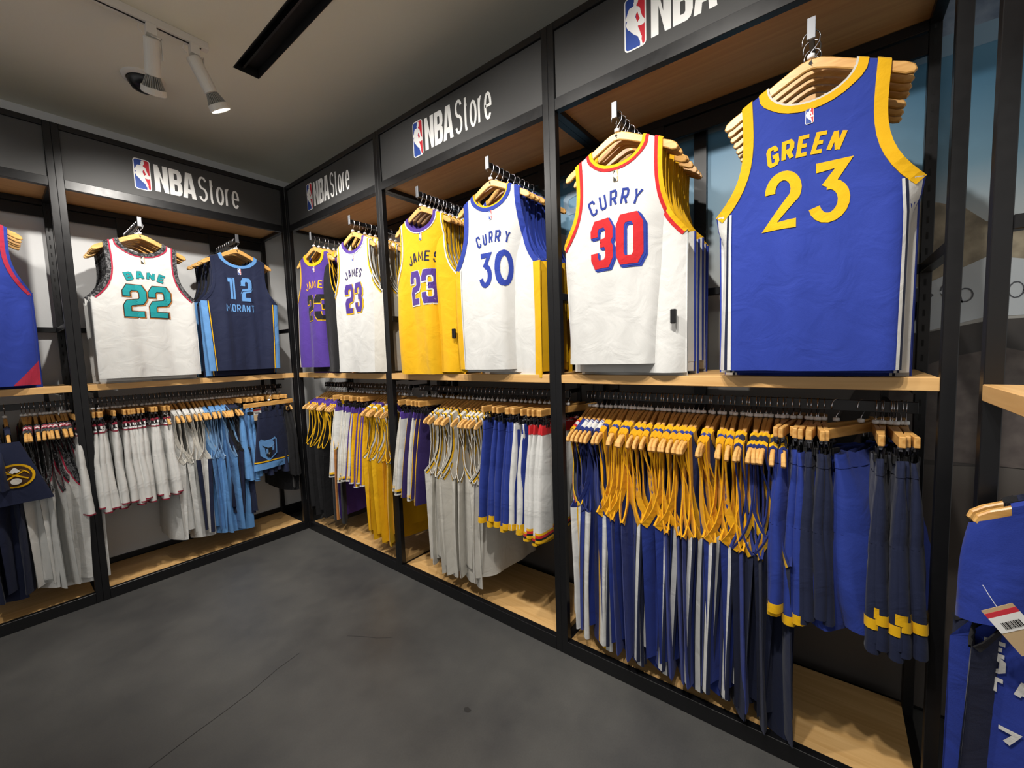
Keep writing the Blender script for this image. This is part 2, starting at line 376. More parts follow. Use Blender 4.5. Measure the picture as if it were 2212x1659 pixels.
# ------------------------------------------------------------------ jersey surface
def sm(x): x = np.clip(x, 0, 1); return x * x * (3 - 2 * x)
class Jer:
    NX = 0.100; SL = -0.5
    def __init__(s, L=.82, hem=.235, pit=.238, db=.072, df=.135, T=.018, fold=.008, seed=0, wraps=(), creases=(), nh=8, lean=0.0, bow=0.0, ramp=.45, toff=.0016, r0=0.0):
        s.ramp, s.toff, s.r0 = ramp, toff, r0
        s.L, s.hem, s.pit, s.T, s.fold, s.nh = L, hem, pit, T, fold, nh
        s.zt = -.118; s.zh = s.zt - L; s.zp = s.zt - .335 * (L / .82) ** .7
        s.d = {-1: db, 1: df}; s.wraps = wraps; s.creases = creases; s.lean = lean; s.bow = bow
        g = np.random.RandomState(seed)
        s.k = [(g.uniform(14, 24), g.uniform(0, 6.28), g.uniform(-1.2, 1.2), .55), (g.uniform(28, 42), g.uniform(0, 6.28), g.uniform(-2, 2), .32), (g.uniform(50, 70), g.uniform(0, 6.28), g.uniform(-3, 3), .16)]
        s.k2 = [(g.uniform(20, 34), g.uniform(0, 6.28), g.uniform(-2, 2), .4)]
    def hw(s, z):
        z = np.asarray(z, float)
        q = np.clip((z - s.zp) / (s.zt - s.zp), 0, 1)
        xin = .150 + .017 * q
        return np.where(z <= s.zp, s.pit + (s.hem - s.pit) * (s.zp - z) / (s.zp - s.zh), xin + (s.pit - xin) * (1 - q) ** 4)
    def P(s, x, z, side, off=0.0):
        x = np.asarray(x, float); z = np.asarray(z, float)
        h = s.hw(z); u = np.clip(np.abs(x) / h, 0, 1)
        g = np.clip(1 - (z - s.zp) / .05, 0, 1)
        dn = np.clip((s.zt - z) / s.L, 0, 1)
        T = .0095 + (s.T - .0095) * sm(dn / .35)
        t = T * np.sqrt(np.maximum(0.0, 1 - g * u ** 4))
        A = s.fold * sm(dn / .8) + .0012 * sm(dn / .15)
        d = sum(a * np.sin(k * x + p + q * z * 3) for k, p, q, a in s.k) * A
        d = d + side * .35 * A * sum(a * np.sin(k * x + p + q * z * 4) for k, p, q, a in s.k2)
        for cx, amp in s.creases:
            d = d + amp * np.exp(-np.abs(x - cx - .02 * dn) / .012) * sm(dn / .5)
        Yb = s.lean * dn ** 1.5
        Y = d + side * (t + off) + s.bow * (x / .24) ** 2 * sm(dn / .3)
        X = x + np.sign(x) * off * u ** 8 * g
        wsh = sm((z - s.zp) / (s.zt - s.zp)) ** 1.5
        Z = z + s.SL * np.maximum(0, np.abs(x) - s.NX) * wsh
        for x0, th, rad in s.wraps:
            sg = 1 if x0 >= 0 else -1
            e = sg * (X - x0); thz = th * sm((dn - s.r0) / s.ramp); rho = np.where(np.abs(thz) > 1e-3, rad, 1.0)
            thz = np.where(np.abs(thz) < 1e-3, 1e-3, thz)
            ea = np.clip(e, 0, rad); ph = thz * ea / rad
            ax = rad / thz * np.sin(ph); ay = rad / thz * (1 - np.cos(ph)); eb = np.maximum(0, e - rad)
            nx = ax + eb * np.cos(thz) - Y * np.sin(ph); ny = ay + eb * np.sin(thz) + Y * np.cos(ph)
            Xn = np.where(e > 0, x0 + sg * nx, X); Yn = np.where(e > 0, ny, Y)
            X, Y = Xn, Yn
        Y = Y + Yb
        return np.stack(np.broadcast_arrays(X, Y, Z), -1)
    def body(s, rows=13):
        mb = MB(); tops = {}
        c = 1 - (1 - np.linspace(0, 1, s.nh + 1)) ** 1.25
        for side in (-1, 1):
            d = s.d[side]; zb = s.zt - d
            r1 = np.linspace(s.zh, s.zp, rows); r2 = s.zp + (zb - s.zp) * np.linspace(0, 1, 7)[1:] ** 1.3
            r3 = zb + d * np.linspace(0, 1, 6)[1:] ** 2
            zz = np.concatenate([r1, r2, r3])
            for hf in (-1, 1):
                r_ = np.clip((zz - zb) / d, 0, 1); xi = s.NX * np.sqrt(np.maximum(0, 1 - (1 - r_) ** 2)); xo = s.hw(zz)
                X = hf * (xi[:, None] + (xo - xi)[:, None] * c[None, :]); Z = np.repeat(zz[:, None], len(c), 1)
                V = s.P(X, Z, side).reshape(-1, 3); n = len(c)
                f = []
                for i in range(len(zz) - 1):
                    for j in range(n - 1):
                        q = (i * n + j, i * n + j + 1, (i + 1) * n + j + 1, (i + 1) * n + j)
                        f.append(q if hf * side < 0 else q[::-1])
                mb.add(V, f); tops[(side, hf)] = V[-n:]
        for hf in (-1, 1):
            a, b = tops[(-1, hf)], tops[(1, hf)]; m_ = (a + b) / 2 + np.array([0, 0, .006]); n = len(a)
            f = []
            for j in range(n - 1): f += [(j, j + 1, n + j + 1, n + j), (n + j, n + j + 1, 2 * n + j + 1, 2 * n + j)]
            mb.add(np.concatenate([a, m_, b]), f)
        return mb
    def arm_curve(s, hf, n=13):
        q = np.linspace(0, 1, n) ** 1.35; z = s.zp + (s.zt - s.zp) * q
        x = hf * s.hw(z); nx, nz = np.gradient(z), -np.gradient(x)
        l_ = np.hypot(nx, nz); nx, nz = nx / l_, nz / l_
        sg = np.where(nx * -hf > 0, 1, -1)
        return x, z, nx * sg, nz * sg
    def neck_curve(s, side, n=15):
        a = np.linspace(-math.pi / 2, math.pi / 2, n); d = s.d[side]
        x = s.NX * np.sin(a); z = s.zt - d * np.cos(a)
        nx = np.sin(a) * d; nz = -np.cos(a) * s.NX; l_ = np.hypot(nx, nz) + 1e-9
        return x, z, nx / l_, nz / l_
    def trim(s, lists, w0, w1, off=None, closed=False):
        off = s.toff if off is None else off
        """ribbon between inset w0 and w1 along the edge; lists = [(curve, side), ...] joined over the shoulder"""
        st = []
        for (x, z, nx, nz), side, rev in lists:
            xs = [x + nx * w0, x + nx * w1]; zs = [z + nz * w0, z + nz * w1]
            top = np.minimum(1, 0)
            rows_ = np.stack([s.P(xs[0], zs[0], side, off), s.P(xs[1], zs[1], side, off), s.P(xs[1], zs[1], side, -off), s.P(xs[0], zs[0], side, -off)], 1)
            st.append(rows_[::-1] if rev else rows_)
        mids = []
        for i in range(len(st)):
            nxt = st[(i + 1) % len(st)]
            m_ = (st[i][-1] + nxt[0]) / 2; m_[:, 2] += .0062; m_[:2, 2] += off; m_[2:, 2] -= off
            mids.append(m_)
        seq = []
        for i in range(len(st)):
            seq.append(st[i])
            if i < len(st) - 1 or closed: seq.append(mids[i][None])
        S_ = np.concatenate(seq); n = len(S_); f = []
        for i in range(n if closed else n - 1):
            j = (i + 1) % n
            for k in range(4): f.append((4 * i + k, 4 * i + (k + 1) % 4, 4 * j + (k + 1) % 4, 4 * j + k))
        return MB().add(S_.reshape(-1, 3), f)
    def arm_trim(s, hf, w0, w1):
        c = s.arm_curve(hf)
        return s.trim([(c, -1, False), (c, 1, True)], w0, w1)
    def neck_trim(s, w0, w1):
        return s.trim([(s.neck_curve(-1), -1, False), (s.neck_curve(1), 1, True)], w0, w1, closed=True)
    def panel(s, hf, a0, a1, off=.0026, rows=13):
        zz = np.linspace(s.zh, s.zp, rows); mb = MB()
        def strip(ds):
            V = np.stack([s.P(hf * (s.hw(zz) - a), zz, side, off) for a, side in ds], 1); n = len(ds)
            mb.add(V.reshape(-1, 3), [(i * n + j, i * n + j + 1, (i + 1) * n + j + 1, (i + 1) * n + j) for i in range(rows - 1) for j in range(n - 1)])
        if a0 <= 0:
            k = [a for a in (a1, .6 * a1, .3 * a1, .12 * a1, .03 * a1)]
            strip([(a, -1) for a in k] + [(0, -1)] + [(a, 1) for a in k[::-1]])
        else:
            for side in (-1, 1): strip([(a0, side), ((a0 + a1) / 2, side), (a1, side)])
        return mb
    def hem_band(s, hgt=.02, off=.0009, n=24):
        mb = MB()
        for side in (-1, 1):
            x = np.linspace(-1, 1, n + 1) * .985 * s.hem; V = np.stack([s.P(x, np.full_like(x, s.zh + z), side, off) for z in (-.001, hgt)], 1)
            mb.add(V.reshape(-1, 3), [(2 * i, 2 * i + 2, 2 * i + 3, 2 * i + 1) for i in range(n)])
        return mb
    def print2d(s, quads, off):
        mb = MB()
        for i, q in enumerate(quads):
            a = np.array(q); mb.add(s.P(a[:, 0], a[:, 1], -1, off), [(0, 1, 2, 3)])
        return mb
    def word(s, txt, xc, zb, w, h, t, gap, font=GL, k=0.0, extra=0.0, dx=0, dz=0, shear=0.0, only=None):
        """flat quads for a word of glyph size w x h centred on xc, arched by k"""
        ws = [w * (1.35 if ch == 'M' else 1) for ch in txt]
        tot = sum(ws) + (len(txt) - 1) * gap; qs = []; cur = -tot / 2
        for i, ch in enumerate(txt):
            wi = ws[i]; lc = cur + wi / 2; cur += wi + gap
            if only is not None and i != only: continue
            for pl, cl in strokes(ch, wi, h, t, font):
                P_ = []
                for x, z in pl:
                    x -= wi / 2; x += shear * (z - h / 2)
                    a = -2 * k * lc; X = lc + x * math.cos(a) - z * math.sin(a); Z = -k * lc * lc + x * math.sin(a) + z * math.cos(a)
                    P_.append((xc + X + dx, zb + Z + dz))
                qs += stroke_quads(P_, cl, t + 2 * extra, extra, .009, max(1, math.ceil((t + 2 * extra) / .008)))
        return qs

def build_jersey(J, sp, front=None):
    """list of (part name, mesh, label)"""
    out = [('body', J.body().me('jersey_body', sp['body'], True), None)]
    for i, (a, b, c) in enumerate(sp.get('collar', ())):
        out.append(('collar' if i == 0 else 'collar_piping', J.neck_trim(a, b).me('collar', c, False), None))
    for i, (a, b, c) in enumerate(sp.get('arm', ())):
        for hf in (-1, 1): out.append(('armhole_trim' if i == 0 else 'armhole_piping', J.arm_trim(hf, a, b).me('armhole_trim', c, False), None))
    for a, b, c in sp.get('panel', ()):
        for hf in (-1, 1): out.append(('side_panel' if a <= 0 else 'side_stripe', J.panel(hf, a, b).me('side_panel', c, True), None))
    if sp.get('yoke'):
        c = sp['yoke']; mb = MB(); x = np.linspace(J.NX + .004, .162, 6)
        rows_ = [J.P(x, np.full_like(x, J.zt - dz), sd, .0012) for sd, dz in ((-1, .07), (-1, .035), (-1, .0))]
        rows2 = [J.P(x, np.full_like(x, J.zt - dz), 1, .0012) for dz in (.0, .035, .07)]
        mid = (rows_[-1] + rows2[0]) / 2 + np.array([0, 0, .0075])
        for hf in (-1, 1):
            V = np.stack(rows_ + [mid] + rows2, 0).copy(); V[..., 0] *= hf
            mb = MB(); mb.add(V.reshape(-1, 3), [(i * 6 + j, i * 6 + j + 1, (i + 1) * 6 + j + 1, (i + 1) * 6 + j) for i in range(6) for j in range(5)])
            out.append(('shoulder_yoke', mb.me('shoulder_yoke', c, True), None))
    if front:
        out.append(('hem', J.hem_band().me('hem', sp['body'], True), None))
        for g in front(J): out.append((g[0][0], [(nm, J.print2d(quads, off).me(nm, c)) for nm, quads, c, off in g], None))
        fn = lambda u, v, o: tuple(J.P(-.0095 + .019 * u, -.252 + .042 * v, -1, .0022 + o))
        cr_ = crest_meshes(fn, .0006, sp.get('crest'))
        out.append(('crest', cr_, None))
    if sp.get('sleeve'):
        Ls = sp['sleeve']
        for hf in (-1, 1):
            n = 14; V = []; rows_ = 9
            for i, q in enumerate(np.linspace(0, 1, rows_)):
                cz = J.zt - (.055 if Ls != .2 else .012) - (Ls + .06) * q; cx = hf * (.160 + (.012 if Ls == .2 else .055) * math.sin(min(1, q * 1.6) * 1.57)); hx = .062 if Ls == .2 else .02 + (.055 if Ls < .4 else .035) * math.sin(min(1, q * 2) * 1.57)
                for k in range(n):
                    a = 2 * math.pi * k / n
                    V.append((cx + hx * math.cos(a), (.012 + .014 * q) * math.sin(a) + .006 * q * math.sin(3 * a + 4 * q), cz + hf * .03 * q * -math.cos(a) * .6 - (.55 * max(0, abs(cx + hx * math.cos(a)) - .10) * (1 - q) ** 2 if Ls == .2 else 0)))
            f = [(i * n + k, i * n + (k + 1) % n, (i + 1) * n + (k + 1) % n, (i + 1) * n + k) for i in range(rows_ - 1) for k in range(n)]
            out.append(('sleeve', MB().add(V, f).me('sleeve', sp['body'], True), None))
    return out

def put_parts(root, parts):
    for nm, me_, lb in parts:
        if isinstance(me_, list):
            base = obj(nm, me_[0][1], root)
            for n2, m2 in me_[1:]: obj(n2, m2, base)
        else: obj(nm, me_, root, lb)

# ------------------------------------------------------------------ shorts
class Sho:
    def __init__(s, L=.50, wa=.175, hem=.25, T=.022, fold=.010, seed=0, nleg=20, cuff=False, lean=0.0):
        s.lean = lean
        s.L, s.wa, s.hem, s.T, s.fold, s.n, s.cuff = L, wa, hem, T, fold, nleg, cuff
        s.z0 = -.150; s.zc = s.z0 - .27; s.zh = s.z0 - L
        g = np.random.RandomState(seed + 50)
        s.k = [(g.uniform(18, 30), g.uniform(0, 6.28), g.uniform(-2, 2), .6), (g.uniform(36, 55), g.uniform(0, 6.28), g.uniform(-3, 3), .4)]
        s.ph = g.uniform(0, 6.28)
    def hw(s, z):
        q = np.clip((s.z0 - z) / s.L, 0, 1); return s.wa + (s.hem - s.wa) * q ** .8 * (1 - (.3 if s.cuff else 0) * sm((q - .8) / .2))
    def P(s, leg, th, z, off=0.0):
        """leg -1/1 (0 = whole waist ring), angle th, height z"""
        th = np.asarray(th, float); z = np.asarray(z, float); q = np.clip((s.z0 - z) / s.L, 0, 1)
        h = s.hw(z); ca, sa = np.cos(th), np.sin(th)
        cxp = np.sign(ca) * np.abs(ca) ** .7; syp = np.sign(sa) * np.abs(sa) ** .6
        wgt = sm((s.zc + .05 - z) / .10) if leg else 0
        half = h * (1 - wgt) + h / 2 * wgt if leg else h
        cx = leg * h / 2 * wgt * 1.03 if leg else 0
        t = .010 + (s.T - .010) * sm(q / .3)
        X = cx + (half + off) * cxp
        d = s.fold * (.25 + .75 * sm(q / .7)) * sum(a * np.sin(k * X + p + v * z * 3) for k, p, v, a in s.k)
        gath = .0045 * np.exp(-q / .10) * np.sin(150 * X + s.ph)
        Y = d + (t + off) * syp + gath + leg * .004 * wgt - s.lean * (.25 + .75 * q)
        return np.stack(np.broadcast_arrays(X, Y, z + .004 * np.exp(-q / .06) * np.sin(95 * X + s.ph)), -1)
    def ring(s, leg, z0, z1, off, rows=2, n=None):
        n = n or s.n; th = np.linspace(0, 2 * math.pi, n, endpoint=False); zz = np.linspace(z0, z1, rows)
        V = np.stack([s.P(leg, th, np.full_like(th, z), off) for z in zz]).reshape(-1, 3)
        return MB().add(V, [(i * n + k, i * n + (k + 1) % n, (i + 1) * n + (k + 1) % n, (i + 1) * n + k) for i in range(rows - 1) for k in range(n)])
    def body(s):
        mb = s.ring(0, s.z0, s.zc + .036, 0, 7, 40)
        for leg in (-1, 1):
            r = s.ring(leg, s.zc + .046, s.zh, .0007, 8); mb.add(r.v, r.f)
        return mb
    def side(s, leg, a0, a1, off=.002):
        zz = np.linspace(s.z0 - .03, s.zh, 12); mb = MB()
        base = 0 if leg > 0 else math.pi
        for sgn in ((1, -1) if a0 > 0 else (1,)):
            th = base + (np.linspace(-a1, a1, 7) if a0 <= 0 else sgn * np.linspace(a0, a1, 3))
            V = np.stack([np.where((z > s.zc + .05), s.P(0, th, np.full_like(th, z), off).T, s.P(leg, th, np.full_like(th, z), off).T).T for z in zz]); n = len(th)
            mb.add(V.reshape(-1, 3), [(i * n + k, i * n + k + 1, (i + 1) * n + k + 1, (i + 1) * n + k) for i in range(11) for k in range(n - 1)])
        return mb
def build_shorts(S_, sp):
    out = [('body', S_.body().me('shorts_body', sp['body'], True), None),
           ('waistband', S_.ring(0, S_.z0 + .002, S_.z0 - .042, .0016, 4, 48).me('waistband', sp.get('waist', sp['body']), True), None)]
    if sp.get('wedge'): out.append(('waistband_edging', S_.ring(0, S_.z0 - .042, S_.z0 - .050, .002, 2, 48).me('waistband_edging', sp['wedge'], True), None))
    if sp.get('wtop'): out.append(('waistband_edging', S_.ring(0, S_.z0 + .004, S_.z0 - .008, .0024, 2, 48).me('waistband_edging', sp['wtop'], True), None))
    for a, b, c in sp.get('hem', ()):
        for leg in (-1, 1): out.append(('hem_band', S_.ring(leg, S_.zh + a - .001, S_.zh + b, .0032, 3).me('hem_band', c, True), None))
    for a, b, c in sp.get('panel', ()):
        for leg in (-1, 1): out.append(('side_panel' if a <= 0 else 'side_stripe', S_.side(leg, a, b).me('side_panel', c, True), None))
    return out

# ------------------------------------------------------------------ hangers
def hook_mb():
    pts = [(-.021, 0, -.030), (-.0205, 0, -.019)] + [(-.02 * math.cos(a), 0, -.0185 + .02 * math.sin(a)) for a in np.linspace(.3, math.pi, 9)] + [(.018, 0, -.032), (.008, 0, -.046), (0, 0, -.054), (0, 0, -.082)]
    return MB().tube(pts, .0017, 5)
HTOP = [(0, -.075), (.022, -.078), (.045, -.088), (.08, -.106), (.12, -.1275), (.165, -.151), (.195, -.165), (.212, -.178), (.217, -.192)]
HBOT = [(.211, -.199), (.196, -.196), (.165, -.178), (.12, -.155), (.08, -.134), (.04, -.115), (.012, -.104), (0, -.1025)]
def hanger_body():
    half = HTOP + HBOT
    loop = HTOP + HBOT + [(-x, z) for x, z in HBOT[-2::-1]] + [(-x, z) for x, z in HTOP[:0:-1]]
    cen = []
    n = len(loop); ins = []
    for i in range(n):
        a, b, c = Vector(loop[i - 1]), Vector(loop[i]), Vector(loop[(i + 1) % n])
        d = (c - a).normalized(); ins.append(tuple(b + Vector((d.y, -d.x)) * .0028))
    rows_ = [(ins, -.0068), (loop, -.0042), (loop, .0042), (ins, .0068)]
    V = [(p[0], y, p[1]) for lp, y in rows_ for p in lp]
    f = [(r * n + i, r * n + (i + 1) % n, (r + 1) * n + (i + 1) % n, (r + 1) * n + i) for r in range(3) for i in range(n)]
    t = tessellate_polygon([[Vector((p[0], p[1], 0)) for p in ins]])
    f += [tuple(q) for q in t] + [tuple(i + 3 * n for i in q) for q in t]
    return MB().add(V, f)
def ring_mb():
    return MB().tube([(0, 0, -.060), (0, 0, -.062), (0, 0, -.071), (0, 0, -.073)], [.006, .0095, .0095, .006], 10)
HANG = [('hanger_body', hanger_body().me('hanger_body', 'hanger')), ('hook', hook_mb().me('hook', 'chrome', True)), ('size_ring', ring_mb().me('size_ring', 'ring', True))]
def clip_mb(x):
    mb = MB(); mb.box((x - .004, -.004, -.122), (x + .004, .004, -.100)); mb.tube([(x - .014, .008, -.118), (x - .010, .006, -.142)], .0016, 5)
    mb.tube([(x + .014, .008, -.118), (x + .010, .006, -.142)], .0016, 5); mb.tube([(x - .016, 0, -.120), (x + .016, 0, -.120)], .003, 6)
    mb.tube([(x - .014, -.008, -.118), (x - .010, -.006, -.142)], .0016, 5); return mb
def grip_mb(x):
    return MB().box((x - .016, -.013, -.160), (x + .016, -.008, -.136), .001).box((x - .016, .008, -.160), (x + .016, .013, -.136), .001)
CLIP = [('bar', MB().box((-.188, -.0065, -.108), (.188, .0065, -.076), .002).me('clip_hanger_bar', 'hanger')), ('hook', HANG[1][1]), ('size_ring', HANG[2][1])] + \
       [('clip', clip_mb(x).me('clip', 'clipm')) for x in (-.145, .145)] + [('clip_grip', grip_mb(x).me('clip_grip', 'clipb')) for x in (-.145, .145)]
mark = MB().poly([SIL], lambda u, v: (-.006 + .012 * u, -.0072, -.0985 + .021 * v)).me('hanger_mark', 'ink')

def put_hanger(kind, loc, rz, label, group, marked=False):
    t = thing('clothes_hanger' if kind == 'h' else 'clip_hanger', label, 'hanger', loc, rz, group)
    for n_, m_ in (HANG if kind == 'h' else CLIP): obj(n_, m_, t)
    if marked: obj('maker_mark', mark, t)
    return t

# ------------------------------------------------------------------ room
def struct(name, me_, parent=None, label=None):
    o = obj(name, me_, parent)
    if parent is None: o['kind'] = 'structure'
    return o
CZ = 2.93
struct('floor', MB().box((-5.5, -6.5, -.06), (.75, .6, 0)).me('floor', 'floor'))
sx0, sx1, sy0, sy1 = -.587, -.462, -3.3, -.818
cl = MB()
for a, b in (((-5.5, -6.5), (sx0, .6)), ((sx1, -6.5), (.75, .6)), ((sx0, sy1), (sx1, .6)), ((sx0, -6.5), (sx1, sy0))):
    cl.box((*a, CZ), (*b, CZ + .12))
ceil = struct('ceiling', cl.me('ceiling', 'ceil'))
ch = thing('ceiling_channel', 'long black recessed slot channel in the grey ceiling', 'channel', (0, 0, 0))
obj('channel_tray', MB().box((sx0, sy0, CZ + .045), (sx1, sy1, CZ + .05)).box((sx0, sy0, CZ - .002), (sx0 + .004, sy1, CZ + .05)).box((sx1 - .004, sy0, CZ - .002), (sx1, sy1, CZ + .05))
    .box((sx0, sy1 - .004, CZ - .002), (sx1, sy1, CZ + .05)).box((sx0, sy0, CZ - .002), (sx1, sy0 + .004, CZ + .05)).me('channel_tray', 'slot'), ch)
obj('channel_rib', MB().box((sx0 + .04, sy0 + .004, CZ + .01), (sx0 + .05, sy1 - .004, CZ + .045)).me('channel_rib', 'metal'), ch)
struct('wall_left', MB().box((-5.5, .46, 0), (.56, .56, CZ)).me('wall_left', 'wall'))
struct('wall_right', MB().box((.46, -1.27, 0), (.56, .46, CZ)).me('wall_right', 'wall'))
struct('baseboard_left', MB().box((-5.5, .447, 0), (.46, .46, .09)).me('baseboard_left', 'metal'))
# cracks in the floor
def crack(name, pts, wd):
    V = []; f = []
    for i, p in enumerate(pts):
        d = Vector(pts[min(i + 1, len(pts) - 1)]) - Vector(pts[max(i - 1, 0)]); n_ = Vector((-d.y, d.x)).normalized() * wd / 2
        V += [(p[0] + n_.x, p[1] + n_.y, .0008), (p[0] - n_.x, p[1] - n_.y, .0008)]
        if i: f.append((2 * i - 2, 2 * i - 1, 2 * i + 1, 2 * i))
    o = obj(name, mesh(name, V, f, 'crack')); o['kind'] = 'structure'
crack('floor_joint', [(-1.45, -1.575), (-1.28, -1.533), (-1.152, -1.503), (-1.042, -1.483), (-.944, -1.462), (-.827, -1.42), (-.72, -1.40)], .0028)
crack('floor_joint', [(-.523, -1.475), (-.48, -1.54), (-.445, -1.61), (-.40, -1.67)], .0016)
o = obj('floor_spot', mesh('floor_spot', [(-.485, -2.27, .0009), (-.470, -2.275, .0009), (-.466, -2.252, .0009), (-.476, -2.244, .0009), (-.488, -2.252, .0009)], [(0, 1, 2, 3, 4)], 'crack')); o['kind'] = 'structure'

# ------------------------------------------------------------------ window with its printed film (behind the right run)
WX = .50
win = struct('window_1', MB().box((WX + .012, -5.2, 0), (WX + .03, -1.27, CZ)).me('window_pane', 'metal'))
def ramp_print():
    m, n, l, b = nt('film_sky_and_haze')
    g = n.new('ShaderNodeNewGeometry'); sx = n.new('ShaderNodeSeparateXYZ'); l.new(g.outputs['Position'], sx.inputs[0])
    nz = n.new('ShaderNodeTexNoise'); nz.inputs['Scale'].default_value = 2.5; nz.inputs['Detail'].default_value = 5; l.new(g.outputs['Position'], nz.inputs['Vector'])
    ma = n.new('ShaderNodeMath'); ma.operation = 'MULTIPLY_ADD'; l.new(nz.outputs['Fac'], ma.inputs[0]); ma.inputs[1].default_value = .12; l.new(sx.outputs['Z'], ma.inputs[2])
    mr = n.new('ShaderNodeMapRange'); mr.inputs['From Max'].default_value = 3.0; l.new(ma.outputs[0], mr.inputs[0])
    r = n.new('ShaderNodeValToRGB'); l.new(mr.outputs[0], r.inputs[0]); e = r.color_ramp.elements
    e[0].position = .30; e[0].color = (*lin((78, 72, 68)), 1); e[1].position = .46; e[1].color = (*lin((128, 126, 122)), 1)
    for p, c in ((.56, (196, 198, 194)), (.62, (170, 182, 188)), (.67, (108, 146, 168)), (.76, (78, 130, 164)), (.785, (84, 136, 170))):
        k = e.new(p); k.color = (*lin(c), 1)
    l.new(r.outputs[0], b.inputs['Base Color']); b.inputs['Roughness'].default_value = .45
    return m
M['film'] = ramp_print()
def mott(name, c1, c2, scale, rough=.6):
    m, n, l, b = nt(name); g = n.new('ShaderNodeTexCoord')
    nz = n.new('ShaderNodeTexNoise'); nz.inputs['Scale'].default_value = scale; nz.inputs['Detail'].default_value = 5; l.new(g.outputs['Object'], nz.inputs['Vector'])
    r = n.new('ShaderNodeValToRGB'); r.color_ramp.elements[0].position = .38; r.color_ramp.elements[1].position = .62
    r.color_ramp.elements[0].color = (*lin(c1), 1); r.color_ramp.elements[1].color = (*lin(c2), 1)
    l.new(nz.outputs['Fac'], r.inputs[0]); l.new(r.outputs[0], b.inputs['Base Color']); b.inputs['Roughness'].default_value = rough
    return m
M['f_top'] = mott('film_blurred_street', (84, 102, 128), (144, 162, 184), 9); M['f_band'] = flat('film_pale_band', (124, 156, 182), .5)
M['f_rock'] = mott('film_rock', (120, 112, 96), (166, 156, 134), 14); M['f_bus'] = flat('film_pale_sheet', (186, 194, 200), .5); M['f_road'] = mott('film_dark_road', (52, 50, 50), (70, 66, 64), 5)
M['f_brick'] = mott('film_paving', (82, 74, 72), (100, 92, 88), 20); M['f_ink'] = flat('film_ink', (70, 74, 82), .5); M['f_let'] = flat('film_pale_letter', (128, 154, 176), .5)
M['f_teal'] = flat('film_teal', (64, 108, 138), .5)
def film(nm, pts, mat, k): obj(nm, MB().poly([pts], lambda y, z: (WX - .0008 * k, y, z)).me(nm, mat), win)
obj('film_sky', MB().box((WX, -5.1, .02), (WX + .01, -1.29, CZ - .02)).me('film_sky', 'film'), win)
film('film_street', [(-5.1, 2.36), (-1.29, 2.36), (-1.29, 2.9), (-5.1, 2.9)], 'f_top', 1)
film('film_band', [(-5.1, 2.295), (-1.29, 2.295), (-1.29, 2.36), (-5.1, 2.36)], 'f_band', 1)
film('film_rock', [(-3.42, 1.55), (-3.45, 1.78), (-3.56, 1.85), (-3.62, 1.83), (-3.68, 1.80), (-3.73, 1.745), (-3.82, 1.73), (-3.9, 1.62), (-3.9, 1.5)], 'f_rock', 1)
film('film_sheet', [(-3.5, 1.38), (-3.5, 1.52), (-3.62, 1.575), (-3.74, 1.635), (-3.86, 1.60), (-4.1, 1.58), (-4.1, 1.44), (-3.74, 1.44), (-3.6, 1.40)], 'f_bus', 2)
film('film_road', [(-3.3, .9), (-3.5, 1.39), (-3.62, 1.40), (-3.76, 1.43), (-4.3, 1.43), (-4.3, 1.0)], 'f_road', 3)
film('film_paving', [(-3.4, .95), (-3.52, 1.24), (-3.66, 1.31), (-3.78, 1.34), (-4.2, 1.2), (-4.2, .95)], 'f_brick', 4)
film('film_dark_mark', [(-1.95, 1.62), (-2.0, 1.86), (-2.2, 1.88), (-2.3, 1.8), (-2.31, 1.72), (-2.25, 1.66), (-2.1, 1.6)], 'f_road', 2)
film('film_pale_patch', [(-1.9, 1.88), (-1.9, 2.02), (-2.08, 2.05), (-2.2, 2.0), (-2.22, 1.88)], 'f_bus', 1)
def film_strokes(nm, items, mat, k):
    mb = MB()
    for pl, cl_, t in items:
        for q in stroke_quads(pl, cl_, t, 0, .05): mb.add([(WX - .0008 * k, a, b) for a, b in q], [(0, 1, 2, 3)])
    obj(nm, mb.me(nm, mat), win)
def glyph_at(ch, y0, y1, z0, z1, t, fl=False):
    return [([(y1 + (y0 - y1) * (x / abs(y0 - y1)) if not fl else y0 - (x / abs(y0 - y1)) * (y0 - y1) * 0 + (-x if False else 0), z0 + z) for x, z in pl], c, t) for pl, c in strokes(ch, abs(y0 - y1), z1 - z0, t)]
# letters read from the street side, so mirrored from inside
film_strokes('film_letter', [([(-2.05 + x, 2.11 + z) for x, z in pl], c, .03) for pl, c in strokes('N', .13, .21, .03)], 'f_let', 3)
film_strokes('film_letter', [([(-2.30 + x, 2.11 + z) for x, z in pl], c, .032) for pl, c in strokes('S', .13, .21, .032)], 'f_let', 3)
film_strokes('film_script', [(arc(-3.655, 1.535, .022, .028, 0, 340, 12) + [(-3.66, 1.50)], 0, .004), (arc(-3.69, 1.515, .018, .022, 30, 370, 12), 0, .004), ([(-3.67, 1.56), (-3.685, 1.49)], 0, .004), (arc(-3.80, 1.52, .016, .025, 0, 350, 10), 0, .003), (arc(-3.83, 1.515, .014, .025, 0, 350, 10), 0, .003)], 'f_ink', 4)
film_strokes('film_block_letter', [([(-3.55, 1.40), (-3.58, 1.55)], 0, .03), ([(-3.565, 1.475), (-3.61, 1.53)], 0, .02), ([(-3.565, 1.475), (-3.60, 1.42)], 0, .02)], 'f_ink', 4)
obj('window_mullion', MB().box((WX - .03, -2.90, 0), (WX + .01, -2.85, CZ)).box((WX - .03, -1.29, 0), (WX + .01, -1.25, CZ)).box((WX - .03, -5.2, 0), (WX + .01, -5.15, CZ)).me('window_mullion', 'metal'), win)

